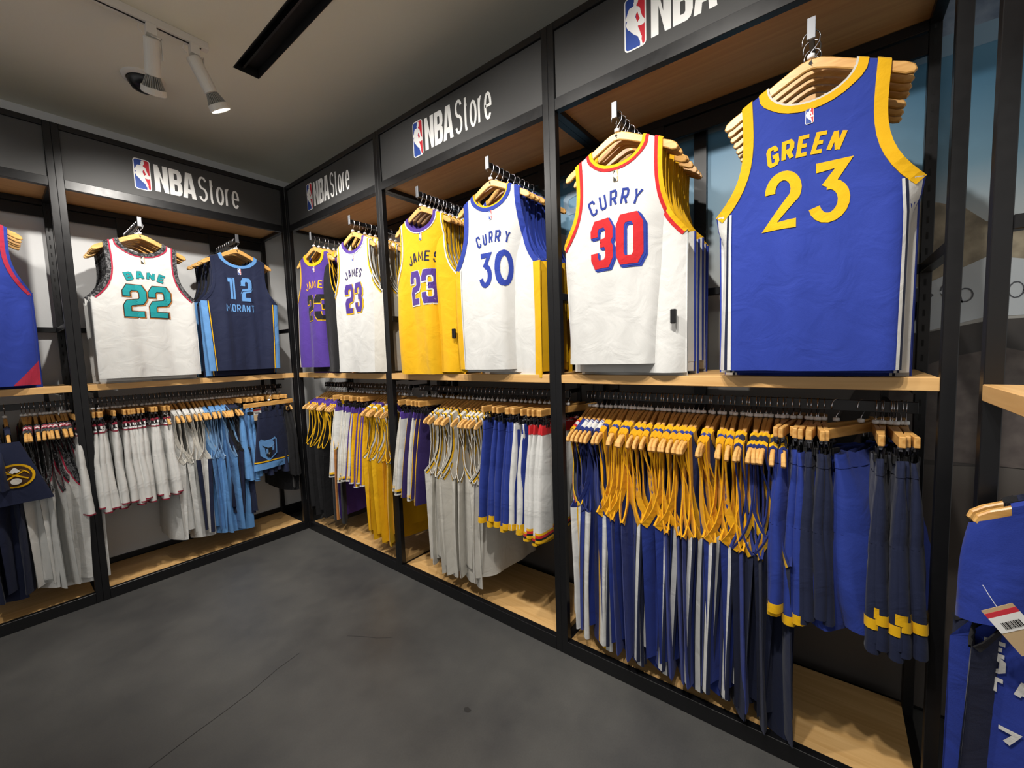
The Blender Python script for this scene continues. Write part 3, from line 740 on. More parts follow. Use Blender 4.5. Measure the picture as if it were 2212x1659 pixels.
# ------------------------------------------------------------------ display frames
FW, FD, FH = 1.2, .44, 2.70
def frame_meshes():
    B = .0015; p = .03
    return dict(
        fp=MB().box((0, 0, 0), (p, p, FH), B).me('front_post', 'metal'),
        bp=MB().box((0, FD - p, 0), (p, FD, FH), B).me('back_upright', 'metal'),
        sl=None,
        top=MB().box((p, 0, FH - p), (FW - p, p, FH), B).me('top_rail', 'metal'),
        btop=MB().box((p, FD - p, FH - p), (FW - p, FD, FH), B).me('top_rail', 'metal'),
        hdr=MB().box((p, 0, 2.357), (FW - p, p, 2.405), B).me('header_rail', 'metal'),
        side=MB().box((0, p, 0), (p, FD - p, p), B).me('side_rail', 'metal'),
        bot=MB().box((p, 0, 0), (FW - p, p, .062), B).me('bottom_rail', 'metal'),
        bbot=MB().box((p, FD - p, 0), (FW - p, FD, .05), B).me('bottom_rail', 'metal'),
        hang=MB().box((p, FD - .028, 2.282), (FW - p, FD - .012, 2.345), B).me('accessory_rail', 'metal'),
        bhdr=MB().box((p, FD - p, 2.352), (FW - p, FD, 2.385), B).me('soffit_rail', 'metal'),
        mid=MB().box((p, FD - p, 1.592), (FW - p, FD, 1.622), B).me('mid_rail', 'metal'),
        deck=MB().box((p, p, .03), (FW - p, FD - .004, .056)).me('base_deck', 'deck'),
        sof=MB().box((p, p, 2.388), (FW - p, FD - .002, 2.402)).me('soffit_panel', 'soffit'),
        pan=MB().box((p + .001, .010, 2.404), (FW - p - .001, .024, FH - p - .001)).me('header_panel', 'panel'),
        rail=MB().box((.045, .192, 1.150), (FW - .045, .208, 1.185), .001).me('hanging_rail', 'metal'),
        brk=MB().box((0, .2, 1.158), (.012, FD - p, 1.178)).box((-.004, FD - p - .012, 1.10), (.016, FD - p, 1.24)).me('rail_bracket', 'metal'),
        shb=MB().box((0, .10, 1.220), (.010, FD - p, 1.236)).me('shelf_bracket', 'metal'),
        slots=MB().add(*(lambda v, f: (v, f))(*slot_rows())).me('upright_slot', 'slot'),
        arm=MB().box((-.006, -.048, 2.212), (.006, FD - .03, 2.237), .001).box((-.03, FD - .034, 2.205), (.03, FD - .028, 2.35)).me('faceout_arm', 'metal'),
        chip=MB().box((-.010, -.054, 2.206), (.010, -.048, 2.262), .001).me('arm_end', 'steel'))
def slot_rows():
    mb = MB()
    for i in range(46):
        z = .25 + i * .05
        mb.box((.011, FD - .0306, z), (.017, FD - .0296, z + .022))
    return mb.v, mb.f
FM = frame_meshes()
def sign_parts():
    fn = lambda u, v, o: (.327 + .080 * u, .0098 - .0008 - o, 2.447 + .183 * v)
    crest = crest_meshes(fn, .0006)
    y = .0092; out = []
    def loops(ch):
        if ch == 'N': return [[(0, 0), (0, 1), (.30, 1), (.62, .42), (.62, 1), (1, 1), (1, 0), (.70, 0), (.38, .58), (.38, 0)]], .068
        if ch == 'B': return [[(0, 0), (0, 1), (.72, 1), (.9, .95), (1, .82), (1, .64), (.93, .54), (.86, .51), (.95, .47), (1, .38), (1, .18), (.9, .05), (.72, 0)], [(.38, .16), (.38, .42), (.58, .42), (.63, .38), (.63, .2), (.58, .16)], [(.38, .60), (.38, .84), (.58, .84), (.63, .8), (.63, .64), (.58, .6)]], .064
        return [[(0, 0), (.27, 1), (.73, 1), (1, 0), (.67, 0), (.63, .19), (.37, .19), (.33, 0)], [(.41, .36), (.59, .36), (.5, .80)]], .072
    x = .424
    for ch in 'NBA':
        lp, wd = loops(ch)
        if ch == 'A': x -= .004
        xx = x
        out.append(MB().poly(lp, lambda u, v: (xx + wd * u, y, 2.458 + .162 * v)).me('sign_letter', 'signw')); x += wd + .006
    x = .650
    for ch, wd in (('S', .050), ('t', .032), ('o', .046), ('r', .030), ('e', .046)):
        mb = MB()
        for i, (pl, cl_) in enumerate(strokes(ch, wd, .162, .0125, GF)):
            for q in stroke_quads(pl, cl_, .0125, 0, .05): mb.add([(x + a, y - .0002 * i, 2.458 + b) for a, b in q], [(0, 1, 2, 3)])
        out.append(mb.me('sign_letter', 'signw')); x += wd + .0085
    return crest, out
CREST, LETTERS = sign_parts()
def frame(loc, rz, label, arms, sign=True):
    t = thing('display_bay', label, 'display bay', loc, rz, 'black framed wall display bays')
    for x in (0, FW - .03):
        for n_, k in (('front_post', 'fp'), ('back_upright', 'bp')):
            o = obj(n_, FM[k], t, loc=(x, 0, 0))
            if k == 'bp':
                s_ = obj('upright_slot', FM['slots'], o); s_['kind'] = 'stuff'
        for z in (0, 1.592, 2.365, FH - .03): obj('side_rail', FM['side'], t, loc=(x, 0, z))
        obj('rail_bracket', FM['brk'], t, loc=(.10 if x == 0 else FW - .112, 0, 0))
    for n_, k in (('top_rail', 'top'), ('top_rail', 'btop'), ('header_rail', 'hdr'), ('bottom_rail', 'bot'), ('bottom_rail', 'bbot'), ('accessory_rail', 'hang'), ('soffit_rail', 'bhdr'),
                  ('mid_rail', 'mid'), ('base_deck', 'deck'), ('soffit_panel', 'sof'), ('hanging_rail', 'rail')): obj(n_, FM[k], t)
    p = obj('header_panel', FM['pan'], t)
    if sign:
        for n_, m_ in CREST: obj(n_, m_, p)
        for m_ in LETTERS: obj('sign_letter', m_, p)
    for x in (.06, FW - .07): obj('shelf_bracket', FM['shb'], t, loc=(x, 0, 0))
    for x in arms:
        a = obj('faceout_arm', FM['arm'], t, loc=(x, 0, 0)); obj('arm_end', FM['chip'], a)
    return t
shelf_me = MB().box((.0305, -.001, 1.237), (FW - .0305, FD - .035, 1.273), .0015).me('wood_shelf', 'shelf')
BAYS = {  # loc, rotation, label, faceout arm x
    'L2': ((-2.4, 0, 0), 0, 'black framed display bay at the far left, holding blue and red jerseys', (.30, .837)),
    'L1': ((-1.2, 0, 0), 0, 'black framed display bay directly left of the room corner', (.319, .833)),
    'R0': ((0, 0, 0), -math.pi / 2, 'black framed display bay directly right of the room corner', (.455, .955)),
    'R1': ((0, -1.2, 0), -math.pi / 2, 'middle black framed display bay of the right run, with yellow jersey stack', (.41, .90)),
    'R2': ((0, -2.4, 0), -math.pi / 2, 'nearest black framed display bay of the right run, with royal blue jersey', (.31, .884)),
    'E': ((-.172, -3.605, 0), math.pi, 'black framed display bay cut off at the right edge of the view', ()),
}
SHL = {'L2': 'birch shelf in the far left bay under the blue and red jerseys', 'L1': 'birch shelf under the white teal-number jersey, left of the corner', 'R0': 'birch shelf right of the corner under the white purple-number jersey',
       'R1': 'birch shelf under the hanging yellow jersey stack, middle right bay', 'R2': 'birch shelf under the royal blue jersey, nearest right bay', 'E': 'birch shelf at the right edge of the view, seen end on'}
for k, (lc, rz, lb, arms) in BAYS.items():
    frame(lc, rz, lb, arms, k != 'E')
    thing('wood_shelf', SHL[k], 'shelf', lc, rz, 'birch shelves of the display bays', me=shelf_me)

def bay_pt(k, x, y, z):
    (bx, by, bz), rz = BAYS[k][0], BAYS[k][1]
    return (bx + x * math.cos(rz) - y * math.sin(rz), by + x * math.sin(rz) + y * math.cos(rz), z)

# ------------------------------------------------------------------ jersey styles
Y = 'yellow'
ST = {
    'royal': dict(body='royal', collar=[(-.001, .004, 'cream'), (.004, .024, Y)], arm=[(-.001, .026, Y)], panel=[(0, .005, 'royal'), (.005, .032, 'white'), (.032, .038, 'navy'), (.038, .044, 'white')]),
    'royal2': dict(body='nblue', collar=[(-.001, .022, Y)], arm=[(-.001, .026, 'gold')], panel=[(0, .005, 'navy'), (.005, .022, 'white'), (.022, .028, 'navy')]),
    'royal3': dict(body='nblue', collar=[(-.001, .022, Y)], arm=[(-.001, .026, 'gold')]),
    'redtrim': dict(body='white', crest=('card', 'ink', 'card', 'signw'), collar=[(-.001, .010, Y), (.010, .020, 'red')], arm=[(-.001, .014, Y), (.014, .026, 'red')]),
    'bluetrim': dict(body='white', collar=[(-.001, .005, Y), (.005, .022, 'royal')], arm=[(-.001, .027, 'royal')], panel=[(0, .040, Y), (.040, .046, 'white')]),
    'lakeyel': dict(body='yellow', collar=[(-.001, .018, 'purple'), (.018, .023, 'white')], arm=[(-.001, .006, Y), (.006, .009, 'black'), (.009, .018, 'white')]),
    'lakewht': dict(body='white', collar=[(-.001, .018, 'purple'), (.018, .023, 'white')], arm=[(-.001, .006, 'white'), (.006, .010, 'black'), (.010, .018, Y)]),
    'lakecream': dict(body='cream', collar=[(-.001, .006, 'black'), (.006, .014, Y)], arm=[(-.001, .007, 'cream'), (.007, .012, 'black'), (.012, .021, Y)]),
    'lakepur': dict(body='purple', collar=[(-.001, .020, Y)], arm=[(-.001, .006, Y)], panel=[(0, .008, 'orange'), (.008, .014, 'white')]),
    'lakeblk': dict(body='black', collar=[(-.001, .008, Y)], arm=[(-.001, .0045, Y)], yoke='purple'),
    'memwht': dict(body='white', collar=[(-.001, .019, 'trimblk'), (.019, .025, 'crimson')], arm=[(-.001, .020, 'trimblk'), (.020, .027, 'crimson')], crest=('card', 'ink', 'card', 'signw')),
    'memnavy': dict(body='navy', collar=[(-.001, .019, 'ltblue')], arm=[(-.001, .017, 'navy')], panel=[(0, .032, 'ltblue'), (.032, .036, 'navy'), (.036, .041, 'yellow'), (.041, .044, 'navy')]),
    'navyyel': dict(body='navy', collar=[(-.001, .014, Y)], arm=[(-.001, .006, 'dkroyal'), (.006, .022, Y)]),
    'wblueshould': dict(body='nblue', collar=[(-.001, .014, 'nblue')], arm=[(-.001, .016, 'dkroyal')], yoke='white', panel=[(0, .022, 'white'), (.022, .040, Y)]),
    'plainblue': dict(body='nblue', collar=[(-.001, .016, 'nblue')], arm=[(-.001, .018, 'dkroyal')]),
    'wnavyside': dict(body='white', collar=[(-.001, .016, 'white')], arm=[(-.001, .014, 'cream')], panel=[(0, .018, 'navy'), (.018, .026, 'white')]),
    'wplain': dict(body='white', collar=[(-.001, .016, 'white')], arm=[(-.001, .014, 'cream')]),
    'sky': dict(body='ltblue', collar=[(-.001, .016, 'ltblue')], arm=[(-.001, .014, 'sky')]),
    'navyplain': dict(body='navy', collar=[(-.001, .014, 'navy')], arm=[(-.001, .014, 'black')]),
    'bluered': dict(body='royal', collar=[(-.001, .01, 'royal'), (.01, .022, 'crimson')], arm=[(-.001, .010, 'royal'), (.010, .026, 'crimson')]),
    'tee': dict(body='navy', collar=[(-.001, .016, 'navy')], sleeve=.17),
    'blacktop': dict(body='black', collar=[(-.001, .014, 'black')], sleeve=.46),
    'shirt': dict(body='royal', collar=[(-.001, .03, 'black')], sleeve=.2),
}

def layers(J, txt, xc, zb, w, h, t, gap, lay, font=GL, k=0, nm='number', shear=0.0):
    """one group per digit (digit > outline), or one group for a whole name"""
    out = []
    for j in range(len(txt)):
        g = []
        for i, (c, ex, dx, dz) in enumerate(lay):
            last = i == len(lay) - 1; base = {'number': 'digit', 'number_inline': 'digit_inline', 'name': 'name_letter'}[nm]
            g.append((base if last else base + '_outline', J.word(txt, xc, zb, w, h, t, gap, font, k, ex, dx, dz, shear, j), c, .0020 + .0010 * i + (.0009 if nm == 'number_inline' else 0)))
        out.append(g[::-1])
    return out
FRONT = {
    'B': lambda J: layers(J, '22', .004, -.572, .106, .188, .031, .012, [('orange', .007, .002, -.002), ('ink', .0035, 0, 0), ('teal', 0, 0, 0)]) + layers(J, 'BANE', .003, -.346, .036, .048, .011, .010, [('ink', .0015, 0, 0), ('teal', 0, 0, 0)], k=2.2, nm='name'),
    'C': lambda J: layers(J, '12', -.008, -.44, .078, .172, .030, .012, [('ltblue', 0, 0, 0)]) + layers(J, '12', -.008, -.44, .078, .172, .004, .012, [('navy', 0, 0, .001)], nm='number_inline') + layers(J, 'MORANT', -.010, -.513, .024, .052, .0068, .0062, [('ltblue', 0, 0, 0)], nm='name'),
    'E': lambda J: layers(J, '23', -.002, -.575, .092, .182, .032, .014, [('yellow', .004, .004, -.004), ('purple', 0, 0, 0)]) + layers(J, 'JAMES', .0, -.352, .026, .052, .0075, .008, [('dkpurple', 0, 0, 0)], k=2.0, nm='name'),
    'F': lambda J: layers(J, '23', -.005, -.585, .086, .178, .032, .010, [('white', .005, 0, -.003), ('purple', 0, 0, 0)]) + layers(J, 'JAMES', -.003, -.362, .027, .054, .0075, .008, [('navy', 0, 0, 0)], k=2.0, nm='name'),
    'D': lambda J: layers(J, '23', -.005, -.585, .086, .178, .032, .010, [('yellow', .003, 0, -.003), ('black', 0, 0, 0)]) + layers(J, 'JAMES', -.003, -.362, .027, .054, .0075, .008, [('gold', 0, 0, 0)], k=2.0, nm='name'),
    'G': lambda J: layers(J, '30', .008, -.556, .080, .160, .024, .016, [('royal', 0, 0, 0)], GF) + layers(J, 'CURRY', .0, -.358, .024, .054, .008, .010, [('nblue', 0, 0, 0)], k=2.0, nm='name'),
    'H': lambda J: layers(J, '30', -.004, -.556, .096, .180, .031, .012, [('royal', .002, .010, -.010), ('royal', .003, .004, -.004), ('red', 0, 0, 0)]) + layers(J, 'CURRY', -.008, -.338, .029, .058, .0082, .0095, [('nblue', 0, 0, 0)], k=2.3, nm='name'),
    'I': lambda J: layers(J, '23', -.006, -.532, .092, .165, .026, .014, [('yellow', 0, 0, 0)], GF) + layers(J, 'GREEN', -.012, -.338, .0300, .058, .0108, .0035, [('yellow', 0, 0, 0)], k=1.7, nm='name', shear=.12),
    'A': lambda J: [[('hem_gusset', [[(J.hem - .11 + .012 * i + u * .012, J.zh + v * (.004 + .125 * (i + u) / 9)) for u, v in ((0, 0), (1, 0), (1, 1), (0, 1))] for i in range(9)], 'crimson', .0022)]],
}
# stack: bay, arm x, front style, rest styles, count, jersey settings, front label, short name
STACKS = {
    'A': ('L2', .837, 'bluered', ['bluered'], 5, dict(L=.83, seed=3, wraps=((.07, .7, .12),)), 'royal blue jersey with crimson armhole piping, cut off at far left', 'blue crimson-piped jersey'),
    'B': ('L1', .319, 'memwht', ['memwht'], 9, dict(L=.815, seed=11, hem=.242, creases=((-.055, .006), (.09, .007))), 'white tank jersey with teal 22 and black patterned trim', 'white teal-22 jersey'),
    'C': ('L1', .833, 'memnavy', ['memnavy', 'navyplain'], 9, dict(L=.80, seed=5, hem=.22, creases=((-.085, .012), (.075, .014))), 'navy tank jersey with pale blue 12 and pale blue collar', 'navy pale-blue-12 jersey'),
    'D': ('R0', .455, 'lakepur', ['lakeblk', 'lakepur', 'lakeblk'], 10, dict(L=.80, seed=8, wraps=((.0, 1.15, .05),)), 'purple tank jersey with yellow collar beside the corner post', 'purple yellow-collared jersey'),
    'E': ('R0', .955, 'lakewht', ['lakecream'], 9, dict(L=.835, seed=9, wraps=((.10, .8, .06),)), 'white tank jersey with purple 23 edged in yellow', 'white purple-23 jersey'),
    'F': ('R1', .41, 'lakeyel', ['lakeyel'], 12, dict(L=.845, seed=14, wraps=((.025, 1.15, .035), (-.16, .5, .05))), 'yellow tank jersey with purple 23 and purple collar', 'yellow purple-23 jersey'),
    'G': ('R1', .90, 'bluetrim', ['bluetrim'], 9, dict(L=.82, seed=21, wraps=((.03, 1.0, .03),)), 'white tank jersey with blue round 30 and blue armholes', 'white blue-30 jersey'),
    'H': ('R2', .31, 'redtrim', ['redtrim', 'redtrim', 'royal'], 9, dict(L=.80, seed=17, wraps=((.085, .6, .05), (-.17, .4, .05))), 'white tank jersey with blocky red 30 shadowed in blue', 'white red-30 jersey'),
    'I': ('R2', .884, 'royal', ['royal'], 7, dict(L=.825, seed=23, T=.02, r0=.40, ramp=.14, wraps=((.18, 1.2, .035), (-.19, 1.4, .03))), 'royal blue tank jersey with large yellow 23, largest in view', 'royal blue yellow-23 jersey'),
}
cache = {}
def parts_for(style, seed, **kw):
    key = (style, seed, tuple(sorted(kw.items())))
    if key not in cache: cache[key] = build_jersey(Jer(seed=seed, **kw), ST[style])
    return cache[key]

for key, (bay, ax, fs, rest, cnt, kw, flabel, short) in STACKS.items():
    rz0 = BAYS[bay][1]; depth = .355
    for i in range(cnt):
        yy = -.030 + depth * i / (cnt - 1) * (.9 if cnt > 8 else .8) + (rnd.uniform(-.006, .006) if i else 0)
        yw = (rnd.gauss(0, R(5.5)) if i else {'F': R(2), 'D': R(6), 'E': R(3)}.get(key, 0))
        loc = bay_pt(bay, ax, yy, 2.2375)
        if i == 0:
            J = Jer(nh=18, fold=.017, toff=.0026, **kw); parts = build_jersey(J, ST[fs], FRONT[key]); lb = flabel
        else:
            st = rest[min(i - 1, len(rest) - 1)] if key in 'H' else rest[(i - 1) % len(rest)]
            wr = ((), ((.16, .5, .05),), ((-.15, .4, .06),))[i % 3]
            parts = parts_for(st, 100 + (i % 3), L=(.80, .835, .86)[i % 3], T=.013, fold=.013, wraps=wr)
            lb = f'{ordinal(i)} jersey hanging behind the {short} on its arm'
        nm = 'tank_jersey'
        t = thing(nm, lb, 'jersey', loc, rz0 + yw, 'jerseys on the faceout arms')
        put_parts(t, parts)
        if i in (1, 4) and key in 'FGHB':
            x_ = .20; z_ = -.78
            obj('security_tag', MB().box((x_ - .008, -.028, z_), (x_ + .012, -.012, z_ + .05), .003).me('security_tag', 'plastic'), t, 'black plastic security tag')
        put_hanger('h', loc, rz0 + yw, (f'wooden hanger of the front {short}, upper row' if i == 0 else f'wooden hanger of the {ordinal(i)} jersey behind the {short}'), 'wooden hangers on the faceout arms', i == 0)

# ------------------------------------------------------------------ lower rails
SH = {
    'w_red': dict(body='white', waist='waistblk', wedge='maroon', wtop='maroon', hem=[(.0, .007, 'maroon')]),
    'w_purple': dict(body='white', waist='purple', hem=[(.012, .022, 'black'), (.022, .036, Y)], panel=[(0, .25, 'cream')]),
    'y_purple': dict(body='yellow', waist='purple', hem=[(.0, .008, 'white')], panel=[(0, .12, 'purple')]),
    'purple': dict(body='dkpurple', waist='dkpurple', panel=[(0, .03, Y)]),
    'blue': dict(body='nblue', waist='nblue', hem=[(0, .028, Y)]),
    'bluestripe': dict(body='white', waist='white', hem=[(0, .028, Y)], panel=[(0, .5, 'white'), (.5, .75, 'nblue'), (.75, 1.0, 'white'), (1.0, 1.25, 'nblue'), (1.3, 1.6, Y)]),
    'w_redw': dict(body='white', waist='red', hem=[(0, .012, Y), (.012, .022, 'black'), (.022, .034, 'red'), (.034, .044, Y)]),
    'skys': dict(body='ltblue', waist='ltblue'),
    'navys': dict(body='navy', waist='navy', hem=[(.0, .045, 'ltblue'), (.052, .060, Y)]),
    'navyd': dict(body='navy', waist='navy'),
    'navyy': dict(body='navy', waist='navy', hem=[(.07, .098, Y)]),
    'jog': dict(body='nblue', waist='nblue'),
    'darkn': dict(body='navy', waist='navy', hem=[(.0, .02, 'dkroyal')]),
}
BNAME = {'L2': 'far left bay', 'L1': 'left-of-corner bay', 'R0': 'right-of-corner bay', 'R1': 'middle right bay', 'R2': 'nearest right bay', 'E': 'right-edge bay'}
# bay, type, style, count, first, last (distance along the bay from its left post), desc, kw, yaw jitter deg, yaw bias
LOW = [
    ('L2', 'j', 'tee', 6, .66, .89, 'navy short-sleeved tops', dict(L=.88), 3, 0),
    ('L2', 'j', 'memwht', 11, 0.985, 1.145, 'white black-trimmed jerseys', dict(L=.90), 4, 0),
    ('L2', 's', 'w_red', 1, 1.165, 1.165, 'white shorts with patterned waistband', dict(L=.50), 3, 0),
    ('L1', 's', 'w_red', 17, .045, .37, 'white shorts with black waistband', dict(L=.495), 6, 0),
    ('L1', 'j', 'wplain', 6, .385, .50, 'plain white jerseys', dict(L=.85), 4, 0),
    ('L1', 'j', 'wnavyside', 3, .525, .575, 'white navy-sided jerseys', dict(L=.85), 4, 0),
    ('L1', 'j', 'sky', 8, .595, .715, 'pale blue jerseys', dict(L=.885), 4, 0),
    ('L1', 'j', 'navyplain', 5, .725, .775, 'plain navy jerseys', dict(L=.78), 4, 0),
    ('L1', 's', 'skys', 5, .785, .865, 'pale blue shorts', dict(L=.52), 10, 0),
    ('L1', 's', 'navyd', 8, .875, 1.085, 'navy shorts near the corner', dict(L=.50), 12, 0),
    ('L1', 'j', 'blacktop', 2, 1.10, 1.135, 'black long-sleeved tops', dict(L=.72), 5, 0),
    ('R0', 'j', 'lakeblk', 11, .09, .44, 'black jerseys with purple shoulders', dict(L=.88), 5, 0),
    ('R0', 'j', 'lakepur', 1, .475, .475, 'purple jersey behind white shorts', dict(L=.87), 0, 0),
    ('R0', 's', 'w_purple', 5, .51, .68, 'white shorts with purple waistband', dict(L=.52), 9, 0),
    ('R0', 's', 'y_purple', 5, .70, .85, 'yellow shorts with purple waistband', dict(L=.52), 10, 0),
    ('R0', 'j', 'lakeyel', 10, .87, 1.15, 'yellow black-piped jerseys', dict(L=.88), 6, 0),
    ('R1', 's', 'w_purple', 3, .07, .16, 'white shorts with purple waistband', dict(L=.50), 10, 0),
    ('R1', 's', 'purple', 4, .18, .29, 'dark purple shorts', dict(L=.51), 10, 0),
    ('R1', 'j', 'lakecream', 14, .33, .73, 'cream white jerseys', dict(L=.90), 5, 0),
    ('R1', 's', 'blue', 7, .755, .92, 'royal blue shorts', dict(L=.505), 9, 0),
    ('R1', 's', 'bluestripe', 2, .945, .985, 'white blue-striped shorts', dict(L=.50), 3, 0),
    ('R1', 's', 'blue', 1, 1.015, 1.015, 'royal blue shorts after the striped pair', dict(L=.505), 3, 0),
    ('R1', 's', 'w_redw', 5, 1.04, 1.145, 'white shorts with red waistband', dict(L=.525), 9, 0),
    ('R2', 'j', 'redtrim', 1, .062, .062, 'white yellow-trimmed jersey beside the post', dict(L=.84), 0, 0),
    ('R2', 'j', 'plainblue', 1, .082, .082, 'plain blue jersey near the post', dict(L=.9), 0, 0),
    ('R2', 'j', 'wblueshould', 4, .098, .165, 'blue jerseys with white shoulders', dict(L=.93), 3, 0),
    ('R2', 'j', 'royal2', 29, .185, .705, 'royal blue yellow-trimmed jerseys', dict(L=.93), 3.5, 0),
    ('R2', 'j', 'navyyel', 7, .715, .815, 'navy yellow-trimmed jerseys', dict(L=.97), 4, 0),
    ('R2', 's', 'blue', 4, .825, .885, 'royal blue shorts beside navy jerseys', dict(L=.52), 4, 0),
    ('R2', 's', 'navyd', 4, .895, .93, 'plain navy shorts', dict(L=.5), 4, 0),
    ('R2', 's', 'jog', 2, .962, 1.025, 'royal blue jogging bottoms', dict(L=.52, wa=.165, hem=.22, cuff=True, T=.04, fold=.018, lean=.10), 4, -40),
    ('R2', 's', 'navyy', 8, 1.06, 1.13, 'navy shorts with yellow stripe', dict(L=.52), 4, 0),
    ('E', 'j', 'shirt', 1, .105, .105, 'royal blue short-sleeved warm-up top', dict(L=.86, wraps=(), T=.02, fold=.012, lean=.02, bow=.012), 0, 0),
    ('E', 'j', 'navyplain', 2, .055, .08, 'navy jerseys behind the blue top', dict(L=.8), 3, 0),
]
scache = {}
def wordy(desc, n, i, bay):
    if n == 1: return f'{desc}, lower rail, {BNAME[bay]}'
    return f'{ordinal(i + 1)} of the {desc} from left, lower rail, {BNAME[bay]}'
LOWOBJ = {}
for bay, ty, st, n, a, b, desc, kw, jit, bias in LOW:
    rz0 = BAYS[bay][1] + math.pi / 2
    for i in range(n):
        x = a if n == 1 else a + (b - a) * i / (n - 1) + rnd.uniform(-.004, .004) * (1 if 0 < i < n - 1 else 0)
        loc = bay_pt(bay, x, .2 + rnd.uniform(-.008, .008), 1.1855)
        rz = rz0 + rnd.gauss(0, R(jit)) + R(bias)
        var = (i * 3 + i // 5) % 5 if ty == 'j' and n > 4 else i % 3
        if ty == 'j':
            k2 = dict(kw); k2['L'] = kw['L'] * (1.0, .965, 1.035, .94, 1.01)[var]
            pitch_ = (b - a) / max(1, n - 1) if n > 1 else .03
            k2.setdefault('T', max(.010, min(.02, pitch_ * .75))); k2.setdefault('fold', .012)
            k2.setdefault('lean', (.02, -.015, .005, .03, -.025)[var]); k2.setdefault('bow', (.012, -.012, .006, 0, .02)[var])
            k2.setdefault('wraps', (((-.11, -.8, .05),), ((-.13, .7, .05),), ((-.09, -1.15, .07),), ((-.14, -1.3, .04),), ((-.12, -.4, .06),))[var])
            k2.setdefault('r0', .03); k2.setdefault('ramp', .2); k2.setdefault('toff', .0026 if st in ('royal2', 'navyyel') else .0014)
            parts = parts_for(st if not (st == 'royal2' and var in (1, 4)) else 'royal3', 200 + var, **k2)
            nm = 'long_sleeved_top' if st == 'blacktop' else 'short_sleeved_top' if st in ('tee', 'shirt') else 'tank_jersey'
            cat = 'top' if nm != 'tank_jersey' else 'jersey'
            hk = 'h'
        else:
            k2 = dict(kw); k2['L'] = kw['L'] * (1.0, .97, 1.03)[var]
            ck = (st, var, tuple(sorted(k2.items())))
            if ck not in scache: scache[ck] = build_shorts(Sho(seed=var, **k2), SH[st])
            parts = scache[ck]; nm = 'jogging_bottoms' if st == 'jog' else 'basketball_shorts'; cat = 'trousers' if st == 'jog' else 'shorts'; hk = 'c'
        t = thing(nm, wordy(desc, n, i, bay), cat, loc, rz, desc + ' on the lower rail, ' + BNAME[bay])
        put_parts(t, parts)
        LOWOBJ[(bay, st, i)] = t
        hn = 'wooden hanger' if hk == 'h' else 'wooden clip hanger'
        put_hanger(hk, loc, rz, (f'{hn} of the {desc}, {BNAME[bay]}' if n == 1 else f'{hn}, {ordinal(i + 1)} holding {desc} from left, {BNAME[bay]}'), ('wooden hangers' if hk == 'h' else 'wooden clip hangers') + ' on the lower rails')

# ------------------------------------------------------------------ special garments and tags
def tag_card(name, label, loc, rot, w_=.045, h_=.075):
    t = thing(name, label, 'price tag', loc); t.rotation_euler = rot
    obj('card', MB().box((-w_ / 2, -.0005, -h_), (w_ / 2, .0005, 0)).me('card', 'card'), t)
    obj('red_band', MB().box((-w_ / 2, -.0011, -.016), (w_ / 2, -.0006, -.007)).me('red_band', 'cardr'), t)
    obj('white_label', MB().box((-w_ / 2, -.0011, -.046), (w_ / 2, -.0006, -.016)).me('white_label', 'cardw'), t)
    mb = MB(); x = -.014
    for i, wd in enumerate((1, 2, 1, 3, 1, 1, 2, 1, 2, 3, 1, 2)):
        mb.box((x, -.0016, -.041), (x + wd * .0009, -.0012, -.028)); x += wd * .0009 + .0010
    o = obj('barcode', mb.me('barcode', 'ink'), t); o['kind'] = 'stuff'
    obj('string', MB().tube([(0, 0, -.004), (.004, .002, .02), (.008, .004, .04)], .0007, 4).me('string', 'cardw'), t)
    return t

# navy shorts turned to face out, with the bear crest
S1 = Sho(L=.42, wa=.085, hem=.145, T=.02, fold=.005, seed=4)
S1.zc = S1.z0 - .40
p1 = build_shorts(S1, SH['navys'])
loc = (-.235, -.03, 1.15)
t = thing('basketball_shorts', 'navy shorts turned outward with pale blue bear face and striped hem', 'shorts', loc, R(12), 'navy shorts turned face outward')
put_parts(t, p1)
def shorts_print(S_, nm, items, root):
    base = None
    for i, (n2, loops, c) in enumerate(items):
        def fn(x, z, i=i):
            ca = max(-1, min(1, x / float(S_.hw(z)))); v = abs(ca) ** (1 / .7); th = -math.acos(math.copysign(v, ca))
            q = S_.P(0, th, z, .0045 + .0009 * i); return tuple(q)
        me_ = MB().poly(loops, fn).me(n2, c)
        if base is None: base = obj(nm, me_, root)
        else: obj(n2, me_, base)
bx, bz = -.045, -.435
sc_ = lambda pts: [(bx + x * .062, bz + z * .062) for x, z in pts]
shorts_print(S1, 'bear_crest', [
    ('bear_crest', [sc_([(-1, 1.2), (-.75, 1.45), (-.4, 1.25), (.4, 1.25), (.8, 1.5), (1, 1.2), (.95, -.5), (0, -1.3), (-.95, -.5)])], 'ltblue'),
    ('bear_shadow', [sc_([(.1, 1.15), (.4, 1.15), (.85, 1.25), (.85, -.4), (.1, -1.05), (.1, -.3), (.45, .1), (.1, .3)])], 'navy'),
    ('bear_brow', [sc_([(-.75, .75), (-.3, .45), (-.1, .35), (-.15, .2), (-.5, .45)])], 'black'), ('bear_brow', [sc_([(.75, .75), (.3, .45), (.1, .35), (.15, .2), (.5, .45)])], 'sky'),
    ('bear_muzzle', [sc_([(-.42, .3), (.42, .3), (.36, -.5), (.12, -.85), (-.12, -.85), (-.36, -.5)])], 'black'), ('bear_muzzle', [sc_([(-.32, .2), (-.05, .2), (-.05, -.2), (-.28, -.45)])], 'ltblue'),
    ('bear_nose', [sc_([(-.16, -.28), (.16, -.28), (0, -.52)])], 'grey')], t)
put_hanger('c', loc, R(12), 'wooden clip hanger of the navy bear-face shorts', 'wooden clip hangers on the lower rails')
